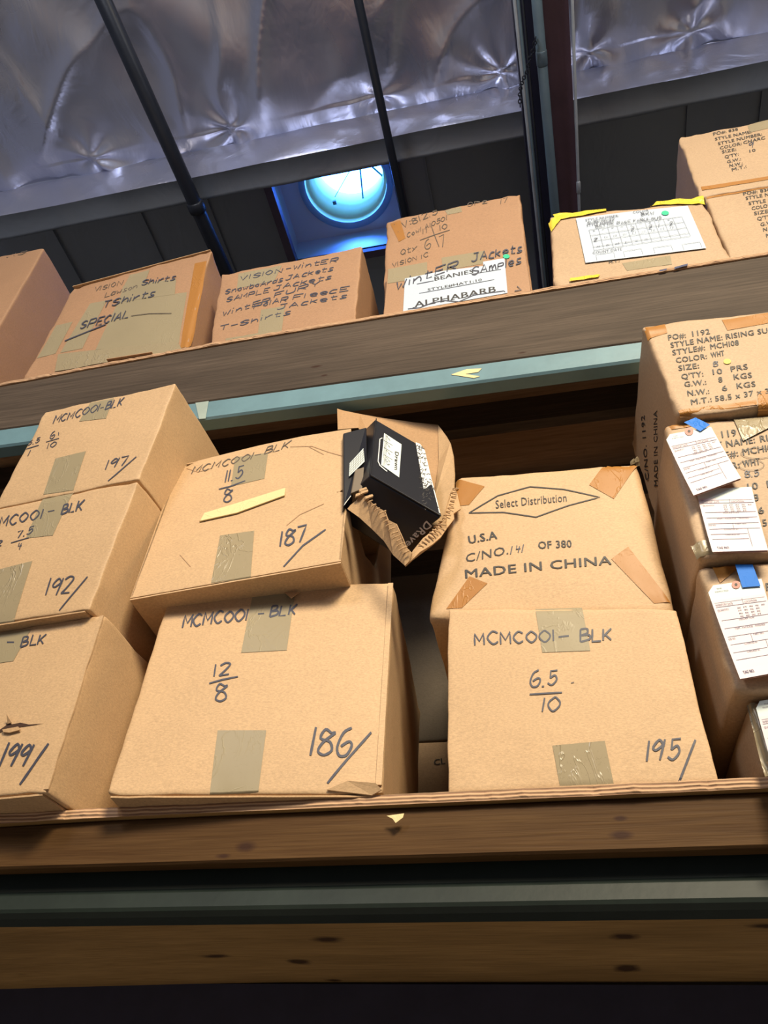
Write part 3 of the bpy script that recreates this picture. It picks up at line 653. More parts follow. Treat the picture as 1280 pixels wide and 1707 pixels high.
# 141
z0, z1 = B195.c[3].z, B195.c[2].z
bl = onY(712, 1036, .032); bl.z = z0+.001; br_ = onY(1128, 1014, .032); br_.z = z1+.004; brx = V((.226, .032, z1+.003))
c = Carton('kraft box marked made in china with orange tape on its corners', bl, brx, onY(1064, 769, .032), onY(760, 794, .032), .585, r=.018, jit=.003, group=GL, seed=6, bulge=.010)
c.line([(782, 857), (830, 829), (884, 814), (940, 819), (1000, 832), (948, 847), (894, 867), (840, 858), (782, 857)], 2.0, c.prn)
c.p('Select Distribution', (827, 851), (945, 840), (-1, -14), bold=.0); c.p('U.S.A', (782, 909), (829, 902), (-2, -13), bold=.02); c.p('C/NO.', (777, 940), (848, 928), (0, -14), bold=.0)
c.h('141', (852, 928), (872, 925), (3, -13), w=2.2); c.p('OF 380', (898, 920), (953, 917), (-1, -12), bold=.01); c.p('MADE IN CHINA', (776, 966), (1019, 944), (-1, -14), bold=.008)
for q, lb in (([(1012, 768), (1062, 775), (1023, 834), (982, 811)], 0), ([(758, 797), (808, 812), (782, 843), (754, 845)], 0), ([(1047, 914), (1118, 1003), (1090, 1006), (1019, 935)], 0), ([(783, 963), (813, 975), (770, 1014), (744, 1016)], 0)): c.tape(q, m=TAPEC, wav=.0015)
m = MB(); P0 = c.f.bi(1, 1)
for i in range(7):
    q = P0+V((random.uniform(-.022, -.004), random.uniform(-.004, .012), random.uniform(-.006, .001))); s_ = .009
    m.prism([q, q+V((s_, .002, .004)), q+V((s_*.6, -.006, .010)), q+V((0, -.004, .006))], V((.001, -.001, .002)))
m.build('crumpled_tape', TAPEG, c.root); c.done(); B141 = c
c = Carton('grey carton at the bottom of the gap between boxes 186 and 195', V((-.75, .70, ZL)), V((-.02, .70, ZL)), V((-.02, .70, 1.05)), V((-.75, .70, 1.05)), .4, m=KR3, r=.006, group=GL, seed=9)
m = MB(); printed(m, c.f, 'CL', (724, 1277), (742, 1274), (-1, -10), .002, .02); m.build('printed_text', PRN, c.root); c.done()
c = Carton('shade-darkened carton stacked second in the back row, behind the torn box and its flap', V((-.72, .70, 1.053)), V((-.03, .70, 1.053)), V((-.03, .70, 1.64)), V((-.72, .70, 1.64)), .4, m=KR_SHADE, r=.006, group=GL, seed=10)
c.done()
c = Carton('shade-darkened tall carton in the back row, behind the slot beside the paper tags', V((.03, .70, ZL)), V((.6, .70, ZL)), V((.6, .70, 1.42)), V((.03, .70, 1.42)), .4, m=KR_SHADE, r=.006, group=GL, seed=15)
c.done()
# 187, torn open ------------------------------------------------
c = Carton('torn open kraft box numbered 187 with black shoe boxes showing', (217, 997, -.05), (568, 935, -.05), (585, 715), (300, 775), .50, group=GL, hollow=True, bulge=0, seed=8)
B187 = c; nn = c.f.n; T = .004; f = c.f
front = [(217, 997), (568, 935), (577, 851), (575, 843), (580, 836), (571, 826), (576, 821), (561, 819), (562, 822), (577, 812), (576, 806), (582, 797), (581, 770), (585, 715), (575, 716), (505, 727), (430, 743), (330, 768), (311, 778), (300, 772), (291, 790)]
m = MB()
def front_panel():
    # gently creased sheet: grid clipped to the torn outline
    bm = bmesh.new(); vs_ = [bm.verts.new(f.at(x, y, 0)) for x, y in front]; bm.faces.new(vs_)
    bmesh.ops.triangulate(bm, faces=bm.faces[:]); bm.verts.ensure_lookup_table()
    V_ = [v.co.copy() for v in bm.verts]; F_ = [[l.vert.index for l in q.loops] for q in bm.faces]; bm.free()
    n_ = len(V_); return V_+[v-nn*T for v in V_], F_+[[i+n_ for i in q][::-1] for q in F_]+[[i, (i+1) % n_, n_+(i+1) % n_, n_+i] for i in range(n_)]
obj('front_panel', *front_panel(), KR, c.root)
bl, br, tr, tl = c.c; D = c.D
MB().prism([bl, bl+D, tl+D, tl], (br-bl).normalized()*T).build('side_panel', KR, c.root)
MB().prism([bl+D, br+D, tr+D, tl+D], -D.normalized()*T).build('back_panel', KR, c.root)
MB().prism([bl, br, br+D, bl+D], V((0, 0, T))).build('bottom_panel', KR, c.root)
xu = (tr-tl).normalized()
MB().prism([tl, tl+xu*.30, tl+xu*.34+D*.3, tl+xu*.36+D*.6, tr+D, tl+D], V((0, 0, -T))).build('top_panel', KR, c.root)
# right side, what is left of it (jagged upper edge)
rp = lambda b_, cc: br+(tr-br)*b_+D*cc
m = MB(); jag = [(0, 0), (0, .40), (.05, .43), (.12, .47), (.2, .46), (.3, .42), (.4, .40), (.5, .45), (.62, .5), (.7, .8), (.74, 1), (1, 1), (1, 0)]
m.prism([rp(b_, cc) for cc, b_ in jag], -xu*T); m.build('side_panel', KR, c.root)
c.flap(fr=(.0, 1.0), m=KR)
def sheet(name, pts, th, m_, sub=None):
    "bent board from (px,py,y) outline, real thickness"
    P_ = [onY(*q) for q in pts]; nrm = V((0, 0, 0)); ctr = sum(P_, V((0, 0, 0)))/len(P_)
    for i in range(len(P_)): nrm += (P_[i]-ctr).cross(P_[(i+1) % len(P_)]-ctr)
    nrm.normalize()
    if nrm.dot(CAM-ctr) < 0: nrm = -nrm
    n_ = len(P_); bm = bmesh.new(); vv = [bm.verts.new(p) for p in P_]; bm.faces.new(vv); bmesh.ops.triangulate(bm, faces=bm.faces[:]); bm.verts.ensure_lookup_table()
    F_ = [[l.vert.index for l in q.loops] for q in bm.faces]; bm.free()
    return obj(name, P_+[p-nrm*th for p in P_], F_+[[i+n_ for i in q][::-1] for q in F_]+[[i, (i+1) % n_, n_+(i+1) % n_, n_+i] for i in range(n_)], m_, c.root)
KRB = cardboard('board_inner_face', (.40, .235, .115), .8)
sheet('torn_flap', [(562, 681, .04), (571, 684, .05), (600, 690, .07), (640, 697, .09), (690, 704, .12), (730, 708, .14), (733, 760, .13), (728, 830, .09), (690, 800, .10), (620, 740, .06), (597, 713, .04), (563, 716, .02)], .004, KRB)
sheet('torn_flap', [(730, 708, .138), (744, 727, .12), (750, 738, .11), (755, 759, .09), (757, 790, .06), (756, 812, .04), (748, 828, .02), (742, 850, .0), (737, 868, -.03), (722, 878, -.02), (716, 860, .02), (724, 830, .06), (731, 770, .12)], .004, KR)
sheet('torn_flap', [(756, 812, .035), (762, 822, .03), (765, 835, .02), (768, 848, .01), (756, 856, .0), (757, 865, -.01), (745, 880, -.03), (735, 895, -.04), (720, 908, -.05), (700, 920, -.06), (688, 932, -.06), (676, 943, -.055), (688, 918, -.05), (705, 897, -.05), (722, 884, -.05), (740, 868, -.04), (744, 850, -.01), (750, 830, .015)], .004, KRI)
sheet('torn_flap', [(579, 848, -.068), (584, 842, -.068), (594, 834, -.07), (601, 822, -.075), (610, 828, -.08), (619, 838, -.083), (630, 846, -.085), (641, 852, -.083), (646, 866, -.085), (660, 873, -.083), (665, 884, -.08), (672, 900, -.078), (676, 912, -.072), (686, 922, -.068), (682, 935, -.062), (675, 943, -.06), (655, 925, -.055), (640, 902, -.055), (620, 882, -.058), (598, 862, -.062), (581, 850, -.066)], .0035, KRI)
# exposed corrugation along the torn edges
m = MB()
for pts, st in (([(603, 824, -.077), (619, 840, -.086), (634, 856, -.088), (645, 872, -.088), (655, 890, -.086), (664, 905, -.082), (674, 922, -.075)], 16), ([(757, 815, .028), (752, 838, .008), (744, 858, -.02), (733, 876, -.045), (718, 892, -.053), (700, 908, -.056)], 18)):
    for i in range(st):
        t_ = i/(st-1)*(len(pts)-1); k = min(int(t_), len(pts)-2); u = t_-k
        a, b = onY(*pts[k]), onY(*pts[k+1]); q = a+(b-a)*u; d = (b-a).normalized(); o_ = d.cross(V((0, -1, 0))).normalized()
        m.tube([q-o_*random.uniform(.006, .014), q+V((0, -.0015, 0)), q+o_*random.uniform(.002, .008)], random.uniform(.0012, .0019), 6)
m.build('corrugation', KRI, c.root, kind='stuff')
m = MB()
for (x, y, yy) in ((600, 822, -.078), (592, 826, -.075), (608, 830, -.08), (598, 818, -.072)):
    q = onY(x, y, yy); m.prism([q, q+V((.016, 0, .004)), q+V((.02, -.006, -.008)), q+V((.002, -.004, -.012))], V((.002, -.003, .002)))
m.build('torn_liner', KRI, c.root)
c.tape([(392, 763), (447, 755), (441, 798), (385, 811)]); c.tape([(367, 893), (424, 885), (418, 961), (352, 972)], m=TAPEG, wrap='bottom')
c.h('MCMC001', (320, 790), (420, 766), (6, -12), w=1.8, mb=c.ink2); c.h('-', (424, 762), (434, 760), (2, -5), w=1.8, mb=c.ink2); c.h('BLK', (440, 758), (480, 747), (6, -12), w=1.8, mb=c.ink2)
c.h('11.5', (375, 804), (403, 796), (4, -20), w=2.6); c.line([(365, 816), (385, 811), (409, 802)], 2.4); c.h('8', (373, 839), (385, 837), (3, -21), w=2.6)
c.h('187', (467, 912), (508, 902), (4, -27), w=3.6); c.line([(473, 945), (505, 910), (543, 883)], 3)
m = MB(); m.prism([f.at(x, y, .001) for x, y in ((333, 871), (341, 856), (400, 838), (476, 814), (475, 825), (398, 852))], nn*.001); m.prism([f.at(x, y, .002) for x, y in ((333, 871), (398, 851), (476, 823), (475, 828), (396, 857))], nn*.003); m.build('masking_tape', MASK, c.root)
m = MB()
for pts in ([(311, 781), (330, 787), (352, 781)], [(484, 745), (520, 744), (548, 754), (577, 762)], [(515, 745), (540, 758)], [(540, 840), (500, 858), (478, 876)], [(300, 925), (318, 945)]): ribbon(m, f, pts, 1.1, .0010)
m.build('crease', cardboard('crease_board', (.42, .25, .13)), c.root); c.done()
# shoe boxes inside
SB = mat('black_shoebox', (.010, .010, .014), .32); SBW = mat('shoebox_white_print', (.70, .70, .68), .5); LAB = mat('shoebox_label', (.62, .68, .66), .5)
A, B, C_, D_ = onY(626, 699, .015), onY(708, 747, .03), onY(735, 863, -.055), onY(616, 794, -.075)
dep = V((-.125, .105, 0))
t = thing('shoe_box', 'black shoe box with a white label poking out of the torn carton', 'box', (A+C_)/2+dep/2)
C_ = A+(C_-A)  # corners of the end face
m = MB(); m.prism([A, B, C_, D_], dep); m.build('carton', SB, t, bevel=.003)
e1 = (B-A); e2 = (D_-A); nf = e1.cross(e2).normalized(); nf = -nf if nf.dot(CAM-A) < 0 else nf
m = MB(); lip = .004   # lid rim along the left and lower edges
m.prism([A+nf*.001, A+e1*.02+nf*.001, D_+(C_-D_)*.02+nf*.001, D_+nf*.001], nf*lip).prism([D_-e2*.03+nf*.001, C_-(C_-B)*.03+nf*.001, C_+nf*.001, D_+nf*.001], nf*lip); m.build('lid_rim', SB, t, bevel=.0015)
sf = Face(D_+nf*.0, C_, B, A, 0, nf)
m = MB(); poly(m, sf, [(640, 723), (669, 742), (665, 797), (635, 776)], .0015, .0006); m.build('label', LAB, t)
m = MB(); ribbon(m, sf, [(637, 731), (633, 733), (630, 770), (633, 777), (640, 783), (645, 787)], 1.6, .002); m.build('label_border', SBW, t)
m = MB()
for k in range(4):
    a = k/4; ribbon(m, sf, [(640.5+7*a*.9, 724+60*0+5*a), (636+7*a, 775+5*a)], .5, .0026) if k else None
for y_ in (736, 748, 760): ribbon(m, sf, [(639, y_-1), (654, y_+8)], .5, .0026)
printed(m, sf, 'Drawn', (658, 754), (657, 784), (6, 2), .0026, .02); printed(m, sf, '11.5', (641, 768), (645.5, 777), (4, 0), .0026, .01)
for y_ in (728, 740, 752, 764): printed(m, sf, 'BLK MEN', (643, y_), (649, y_+8), (1.6, -.6), .0026, 0)
m.build('label_print', PRN, t)
# pattern strip of doodled lettering down the right edge
m = MB(); q = [(693, 737), (708, 747), (734.5, 861), (712, 847)]
poly(m, sf, [(692.5, 738), (700, 741), (708, 752), (718, 795), (734, 858), (731, 861), (712, 847), (703, 800)], .001, .0006); m.build('pattern_strip', SBW, t)
m = MB(); random.seed(9)
for k in range(95):
    v_ = random.random(); u_ = random.random()*.86+.07; x = (694+17*v_)*(1-u_)+(711+22*v_)*u_ if 0 else 0
    L_ = (693+10*v_, 739+108*v_); R_ = (706+28*v_, 748+108*v_); x, y = L_[0]+(R_[0]-L_[0])*u_, L_[1]+(R_[1]-L_[1])*u_
    a = random.uniform(0, 6.28); s_ = random.uniform(1.6, 3.4); ribbon(m, sf, [(x-s_*math.cos(a), y-s_*math.sin(a)), (x+s_*.3*math.sin(a), y-s_*.3*math.cos(a)), (x+s_*math.cos(a), y+s_*math.sin(a))], .9, .0022)
m.build('pattern_print', PRN, t)
bf = Face(D_+dep, D_+dep*0, C_, C_+dep, 0); m = MB()
printed(m, bf, 'DRaven', (711, 868), (668, 912), (-9, -13) if False else (9, 9), .0012, .02)
m.build('side_print', mat('silver_print', (.5, .42, .36), .4), t)
A2, D2 = onY(590, 712, .0), onY(580, 845, -.045)
t = thing('shoe_box', 'dark shoe box with a white barcode label behind the torn front edge', 'box', V((A2.x, .08, D2.z)))
m = MB(); P_ = [onY(572, 722, -.02), onY(611, 712, -.0), onY(612, 792, -.045), onY(572, 845, -.052)]; m.prism(P_, V((-.09, .24, 0))); m.build('carton', SB, t, bevel=.003)
s2 = Face(P_[3], P_[2], P_[1], P_[0], 0); m = MB(); poly(m, s2, [(606, 748), (608, 770), (582, 795), (583, 773)], .001, .0006); m.build('label', LAB, t)
m = MB()
for k in range(5): ribbon(m, s2, [(606.5, 751+k*4), (583, 776+k*4)], .4, .002)
for k in range(6): ribbon(m, s2, [(586+k*4, 770-k*4), (585+k*4, 790-k*4)], .4, .002)
m.build('label_print', INK2, t)
t = thing('shoe_box', 'tan-sided shoe box low inside the torn carton', 'box', onY(590, 812, -.03))
MB().prism([onY(592, 783, -.048), onY(607, 778, -.046), onY(604, 815, -.052), onY(585, 822, -.055)], V((-.05, .1, 0))).build('carton', mat('tan_box', (.16, .12, .08), .6), t, bevel=.002)
# ---------------------------------------------------------------- right-hand column
def wx(v, wd): return v+V((wd, 0, 0))
def wk(v, wd): return v+V((wd*math.cos(.055), wd*math.sin(.055), 0))
YC = -.11
tl, bl = onY(1070, 541, YC), onY(1129, 691, YC)
W1 = .52
rz = onY(1280, 515, YC)
tr = wk(tl, W1); tr.z = tl.z-.0; br = wk(bl, W1); br.z += .0
c = Carton('kraft box marked 1192 style rising sun, topmost of the right-hand column', bl, br, tr, tl, .40, m=KR3, r=.009, jit=.004, group=GL, seed=11, bulge=.003)
rows = [('PO#:', (1114, 568), (1143, 564)), ('1192', (1154, 562), (1183, 558)), ('STYLE NAME:', (1118, 580.5), (1204, 568)), ('RISING SUN', (1210, 567), (1291, 555)), ('STYLE#:', (1121, 593), (1175, 585)), ('MCHI08', (1184, 584), (1231, 577)), ('COLOR:', (1127, 606), (1178, 599.5)), ('WHT', (1185, 598), (1207, 594.5)), ('SIZE:', (1131, 619), (1165, 615)), ("Q'TY:", (1136, 633.5), (1172, 628.5)), ('10', (1188, 626), (1203.5, 624.5)), ('PRS', (1218, 621.5), (1246, 617)), ('G.W.:', (1141, 646.5), (1177, 642)), ('8', (1197.5, 639), (1204, 638)), ('KGS', (1223, 634.5), (1253, 631)), ('N.W.:', (1146, 661.5), (1182, 657)), ('6', (1203.5, 653), (1212, 652)), ('KGS', (1228, 649), (1259, 645.5)), ('M.T.:', (1152, 675.7), (1186, 670.6)), ('58.5 x 37 x 33', (1192, 670), (1290, 656))]
for s_, a, b in rows: c.p(s_, a, b, (-1.5, -8.6), bold=.006)
c.h('8', (1189, 613), (1196, 611.5), (-.5, -7.5), w=1.6); m = MB(); dot(m, c.f, (1211.6, 605), 6.2, 4.2); m.build('sticker_dot', YD, c.root)
m = MB(); printed(m, c.left, 'C/NO. 1192', (1083, 800), (1076, 692), (-6, 1), .003, .02); m.build('side_print', PRN, c.root); m = MB(); printed(m, c.left, 'MADE IN CHINA', (1098, 810), (1097, 684), (-6, 1), .003, .02); m.build('side_print', PRN, c.root)
c.tape([(1072, 545), (1108, 540), (1112, 556), (1080, 566)], m=TAPEC, wav=.002); c.tape([(1203, 534), (1290, 520), (1290, 538), (1212, 552)], m=TAPEC, wrap='top', wav=.001); c.tape([(1130, 684), (1260, 668), (1262, 676), (1134, 692)], m=TAPEC, wav=.002)
c.tape([(1108, 540), (1205, 526), (1212, 552), (1112, 556)], m=TAPEC, wav=.002) if False else None
c.tape([(1262, 655), (1300, 648), (1300, 676), (1264, 680)], m=TAPEC, wrap='bottom'); c.done(); K1 = c
# second
YC = -.09
tl, bl = onY(1107, 706, YC), onY(1165, 928, YC); tl.z = K1.c[0].z-.002; tr = wk(tl, W1); br = wk(bl, W1)
c = Carton('kraft box sized 8.5 in the right-hand column, with two paper tags', bl, br, tr, tl, .40, m=KR3, r=.012, jit=.003, group=GL, seed=12, bulge=.004)
for s_, a, b in [('PO#:', (1160, 738), (1192, 733)), ('119', (1203, 731), (1227, 728)), ('STYLE NAME:', (1160, 755), (1258, 740)), ('RISING', (1267, 739), (1318, 731)), ('STYLE#:', (1168, 773), (1230, 762.5)), ('MCHI08', (1238, 761), (1295, 752)), ('COLOR:', (1172, 791), (1232, 782)), ('WHT', (1238, 781), (1266.5, 776.5)), ('10', (1246, 819.6), (1263, 817)), ('8', (1255, 838), (1264, 836)), ('6', (1264, 859), (1273, 857)), ('.5', (1266.5, 879.5), (1278, 877.7)), ('PRS', (1278, 815), (1310, 811))]: c.p(s_, a, b, (-2, -11), bold=.006)
c.h('8.5', (1242, 798.5), (1264, 795), (-1, -10), w=2)
c.ink2 = MB(); [ribbon(c.ink2, c.f, [(cx+rx*math.cos(q*.42), cy+ry*math.sin(q*.42)) for q in range(16)], .8, .002) for cx, cy, rx, ry in ((1262, 758, 28, 9), (1252, 778, 21, 9))]
c.tape([(1218, 690), (1300, 676), (1300, 706), (1238, 738)], m=TAPEG, wav=.004, off=.003, wrap='top', wl=.01); c.tape([(1109, 711), (1213, 694), (1213, 700), (1110, 718)], m=TAPEC, wav=.003)
c.tape([(1152, 905), (1200, 898), (1200, 922), (1163, 926)], m=TAPEG, wav=.006, off=.001); c.done(); K2 = c
# third
YC = -.07
tl, bl = onY(1166, 945, YC), onY(1222, 1150, YC); tl.z = K2.c[0].z-.003; tl.x -= .0; tr = wk(tl, W1); br = wk(bl, W1)
c = Carton('kraft box behind the large hanging tag in the right-hand column', bl, br, tr, tl, .40, m=KR3, r=.014, jit=.003, group=GL, seed=13, bulge=.004)
c.p('PO#:', (1277, 986), (1304, 983), (-2, -13), bold=.02); c.tape([(1187, 945), (1226, 940), (1228, 950), (1200, 972)], m=TAPEC, wav=.004)
c.done(); K3 = c
# fourth
YC = -.035
tl = onY(1243, 1155, YC); tl.z = K3.c[0].z-.003; bl = V((tl.x+.002, YC, ZL+.002)); tr = wk(tl, W1); br = wk(bl, W1)
c = Carton('low kraft box at the bottom of the right-hand column', bl, br, tr, tl, .42, m=KR3, r=.010, jit=.002, group=GL, seed=14, bulge=.002)
c.tape([(1246, 1172), (1262, 1168), (1290, 1290), (1276, 1292)], m=TAPEG, wav=.003); c.done(); K4 = c
# ---------------------------------------------------------------- paper tags
def tag(label, face, TLa, TLb, TR, BR, BL, ringc, bluep, off=.006, ring=True):
    "TLa/TLb: the clipped upper left corner"
    face = Face(face.bl, face.br, face.tr, face.tl, 0, face.n); base = face.at(*BL, off); t = thing('inventory_tag', label, 'tag', base, 'paper inventory tags on the right-hand column')
    def uvp(u, v):  # u across, v down (0..1), through the four sheet corners
        Lx, Ly = TLb[0]-8*.0, TLb[1]; Lx = TLa[0]; Ly = TLb[1]+(TLa[1]-TLb[1])*.25
        ax, ay = TLa[0]+(TLa[0]-BL[0])*.08, TLa[1]+(TLa[1]-BL[1])*.08
        a = (ax*(1-u)+TR[0]*u, ay*(1-u)+TR[1]*u); b = (BL[0]*(1-u)+BR[0]*u, BL[1]*(1-u)+BR[1]*u)
        return a[0]*(1-v)+b[0]*v, a[1]*(1-v)+b[1]*v
    def curl(p, o):   # lower end lifts off the box
        d = (p[1]-TLa[1])/(BL[1]-TLa[1]); return face.at(p[0], p[1], o+.010*max(0, d)**2)
    TRc = (TR[0]-(TR[0]-TLb[0])*.08, TR[1]-1)
    def sheet_(o, pts): return [curl(p, o) for p in pts]
    cut = .16; L1, R1 = uvp(0, cut), uvp(1, cut)
    m = MB(); m.prism(sheet_(off+.001, [TLa, TLb, TR, R1, L1]), face.n*-.0006); m.build('tag_head', TAGW, t)
    m = MB(); rows = 8
    for k in range(rows):
        v0, v1 = cut+(1-cut)*k/rows, cut+(1-cut)*(k+1)/rows
        m.prism(sheet_(off+.001, [uvp(0, v0), uvp(1, v0), uvp(1, v1), uvp(0, v1)]), face.n*-.0006)
    m.build('tag_sheet', PINK, t)
    m = MB()
    for k in range(rows):
        v0, v1 = cut+(1-cut)*k/rows, cut+(1-cut)*(k+1)/rows
        m.prism(sheet_(off-.0025, [uvp(.03, v0), uvp(.99, v0), uvp(.99, v1*(1.006 if k == rows-1 else 1)), uvp(.03, v1)]), face.n*-.0008)
    m.build('tag_under_sheet', mat('tag_copy', (.62, .34, .24), .6), t)
    class TF: pass
    tf = TF(); tf.at = lambda x, y, o: curl((x, y), off+o); m = MB()
    def ln(u0, v0, u1, v1, w_=.7): ribbon(m, tf, [uvp(u0, v0), uvp(u1, v1)], w_, .0016)
    for v in (.235, .375, .46, .55, .635): ln(.06 if v > .3 else .04, v, .97, v)
    for v in (.72, .80): ln(.06, v, .72, v)
    ln(.55, .175, .55, .235); ln(.5, .55, .5, .635); ln(.74, .635, .74, .93); ln(.04, .19, .96, .19, .5)
    def tx(s_, u, v, u1, bold=0, hgt=.022):
        a, b, c_ = uvp(u, v), uvp(u1, v), uvp(u, v-hgt); printed(m, tf, s_, a, b, (c_[0]-a[0], c_[1]-a[1]), .0018, bold)
    tx('INVENTORY DATE', .05, .225, .36); tx('LOCATION', .58, .225, .80); tx('QUANTITY', .05, .28, .26)
    for r_ in range(4):
        for q in range(5):
            if r_ > 0 and q in (4,): continue
            tx(('DOZ', 'FT', 'PKG', 'ROLL', 'BOX')[(q+r_) % 5], .42+q*.11, .275+r_*.03, .42+q*.11+.06, .02, .014)
    tx('DESCRIPTION', .38, .395, .66); tx('ITEM - PACKAGE - FINISHED', .25, .485, .82); tx('JOB NO.', .06, .585, .2); tx('PART NO.', .55, .572, .75); tx('COUNTED BY', .32, .655, .58); tx('CHECKED BY', .32, .74, .58)
    tx('TAG NO.', .10, .955, .32, .02, .034); tx('THE', .16, .055, .26, 0, .014) if ring else None; tx('INSPECTED', .12, .085, .36, 0, .014) if ring else None
    m.build('form_print', mat('form_print', (.13, .10, .16), .6), t)
    if ring:
        m = MB(); q = [(ringc[0]+7.2*math.cos(k*.3927), ringc[1]+6.6*math.sin(k*.3927)) for k in range(16)]; m.prism(sheet_(off+.0022, q), face.n*-.0008); m.build('reinforcing_ring', RING, t)
        m = MB(); q = [(ringc[0]+2.6*math.cos(k*.785), ringc[1]+2.4*math.sin(k*.785)) for k in range(8)]; m.add(sheet_(off+.0026, q), [tuple(range(8))]); m.build('eyelet', PRN, t)
    if bluep:
        m = MB(); m.prism([face.at(x, y, off+.0035) for i, (x, y) in enumerate(bluep)], face.n*.0005); m.build('blue_tape', BLUE, t)
    return t
tag('lower paper tag without visible tape, tucked under the topmost tag', K2.f, (1160, 828), (1166, 822), (1251, 818), (1277, 929), (1185, 932), (0, 0), None, off=.010, ring=False)
tag('topmost paper tag, fixed with a slanted blue tape piece', K2.f, (1109, 745), (1115, 736), (1183, 724), (1232, 812), (1153, 844), (1146.5, 732), [(1138, 718), (1157, 710), (1181, 722), (1165, 733)], off=.020)
tag('largest paper tag, fixed with upright blue tape on the third box', K3.f, (1179, 995), (1187, 983), (1267, 972), (1312, 1128), (1230, 1144), (1224.7, 982.5), [(1223, 950), (1252, 950), (1265, 985.6), (1235, 988)], off=.012)
tag('partly cut off paper tag at the lower right edge of the picture', K4.f, (1258, 1187), (1264, 1175), (1342, 1163), (1378, 1330), (1300, 1345), (1304, 1176), None, off=.012)
#==BOXES, upper shelf
def zt(x): return ztop(x)+.001
def ub(label, x0, x1, h0, h1, y, depth, **k):
    bl, br = V((x0, y, zt(x0))), V((x1, y, zt(x1))); return bl, br
def UP(label, BL, BR, TR, TL, y=YU+.004, depth=.4, **k):
    a, b = onY(*BL, y), onY(*BR, y); a.z = zt(a.x); b.z = zt(b.x); return Carton(label, a, b, onY(*TR, y), onY(*TL, y), depth, group=GU, **k)
# far left large box
tr = onY(74, 413, YU); br = V((tr.x+.03, YU+.004, zt(tr.x))); w_ = .5
c = Carton('tall box cut off by the left edge of the picture, on the upper shelf', br-V((w_, 0, 0)), br, tr, tr-V((w_, 0, 0)), .5, m=KR2, r=.006, group=GU, seed=21, bulge=.004)
c.h('V15', (4, 432), (44, 422), (2, -7), w=1.3, mb=c.ink2); c.tape([(-8, 560), (8, 540), (20, 560), (2, 590)], m=TAPEC) if False else None; c.done()
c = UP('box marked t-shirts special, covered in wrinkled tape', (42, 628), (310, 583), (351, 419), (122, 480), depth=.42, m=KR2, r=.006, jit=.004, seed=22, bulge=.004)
T2 = c
c.tape([(94, 543), (122, 537), (93, 590), (62, 598)], m=TAPE, wav=.0005); c.tape([(151, 507), (179, 502), (138, 582), (101, 589)], m=TAPE, wav=.0005)
c.tape([(198, 505), (312, 488), (298, 572), (160, 584)], m=TAPE, off=.0008, wav=.0004); c.tape([(206, 478), (294, 466), (292, 492), (198, 506)], m=TAPE, off=.0012, wav=.0004); c.tape([(217, 459), (250, 451), (240, 478), (206, 480)], m=TAPE, off=.0010, wrap='top', wav=.0004)
c.tape([(98, 592), (296, 570), (304, 584), (92, 620)], m=TAPEG, off=.0022, wav=.004); c.tape([(325, 440), (345, 436), (318, 578), (300, 580)], m=TAPEC, off=.0012)
c.h('VISION', (157, 487), (203, 476), (3, -8), w=1.2, mb=c.ink2); c.h('Lawson', (175, 497), (228, 482), (3, -8), w=1.5, mb=c.ink2); c.h('Shirts', (236, 478), (292, 468), (4, -9), w=1.7, off=.003)
c.h('TShirts', (171, 516), (257, 496), (5, -11), w=2, off=.003); c.h('SPECIAL', (134, 551), (214, 532), (6, -13), w=2.2, off=.003); ribbon(c.ink, c.f, [(109, 570), (145, 556), (178, 543)], 1.8, .003); ribbon(c.ink2, c.f, [(220, 529), (250, 525), (287, 524)], 1.0, .003)
m = MB(); p0, p1 = c.f.bi(.0, 1), c.f.bi(1, 1)
for i in range(16):
    a = p0+(p1-p0)*i/16; b = p0+(p1-p0)*(i+1)/16; z = V((0, -.006, .004+.004*noise.noise(V((i, 0, 0)))))
    m.prism([a+z, b+z, b+V((0, .01, .006)), a+V((0, .01, .006))], V((0, 0, -.004)))
m.build('lifted_flap', KRI, c.root); c.done()
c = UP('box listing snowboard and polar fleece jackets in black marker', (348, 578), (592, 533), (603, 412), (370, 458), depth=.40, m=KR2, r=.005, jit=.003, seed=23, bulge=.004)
for s_, a, b in (('VISION-WintER', (399, 469), (567, 437)), ('SnowboArds JAckets', (374, 491), (556, 453)), ('SAMPLE JAckets', (377, 504), (553, 466)), ('WintER FURY', (371, 527), (533, 482)), ('PolArFleece', (422, 516), (580, 484)), ('JAckets', (460, 515), (578, 497)), ('T-Shirts', (365, 552), (485, 524))): pass
c.h('VISION', (400, 469), (470, 455), (2.5, -7.6), w=1.7); c.h('-WintER', (476, 453), (563, 437), (2.5, -7.6), w=1.7); c.h('SnowboArds', (375, 491), (470, 471), (2.5, -7.6), w=1.7); c.h('JAckets', (476, 469), (555, 452), (2.5, -7.6), w=1.7)
c.h('SAMPLE', (378, 504), (448, 489), (2.5, -7.6), w=1.7); c.h('JAckets', (456, 486), (552, 466), (2.5, -7.6), w=1.7); c.h('WintER', (371, 528), (450, 505), (2.5, -7.6), w=1.7); c.h('FURY', (458, 498), (532, 477), (2.5, -7.6), w=1.7)
c.h('PolAR', (424, 516), (480, 503), (2.5, -7.6), w=1.7); c.h('FleecE', (488, 502), (582, 485), (2.5, -7.6), w=1.7); c.h('JAckets', (462, 518), (578, 497), (2.5, -7.6), w=1.7); c.h('T-Shirts', (366, 552), (484, 525), (2.5, -7.6), w=1.7)
c.tape([(436, 518), (476, 512), (470, 550), (430, 557)], m=TAPE); c.tape([(398, 457), (470, 443), (458, 470), (395, 482)], m=TAPE, off=.0007)
c.tape([(376, 565), (470, 550), (470, 554), (376, 570)], m=TAPEG, wav=.004); c.done()
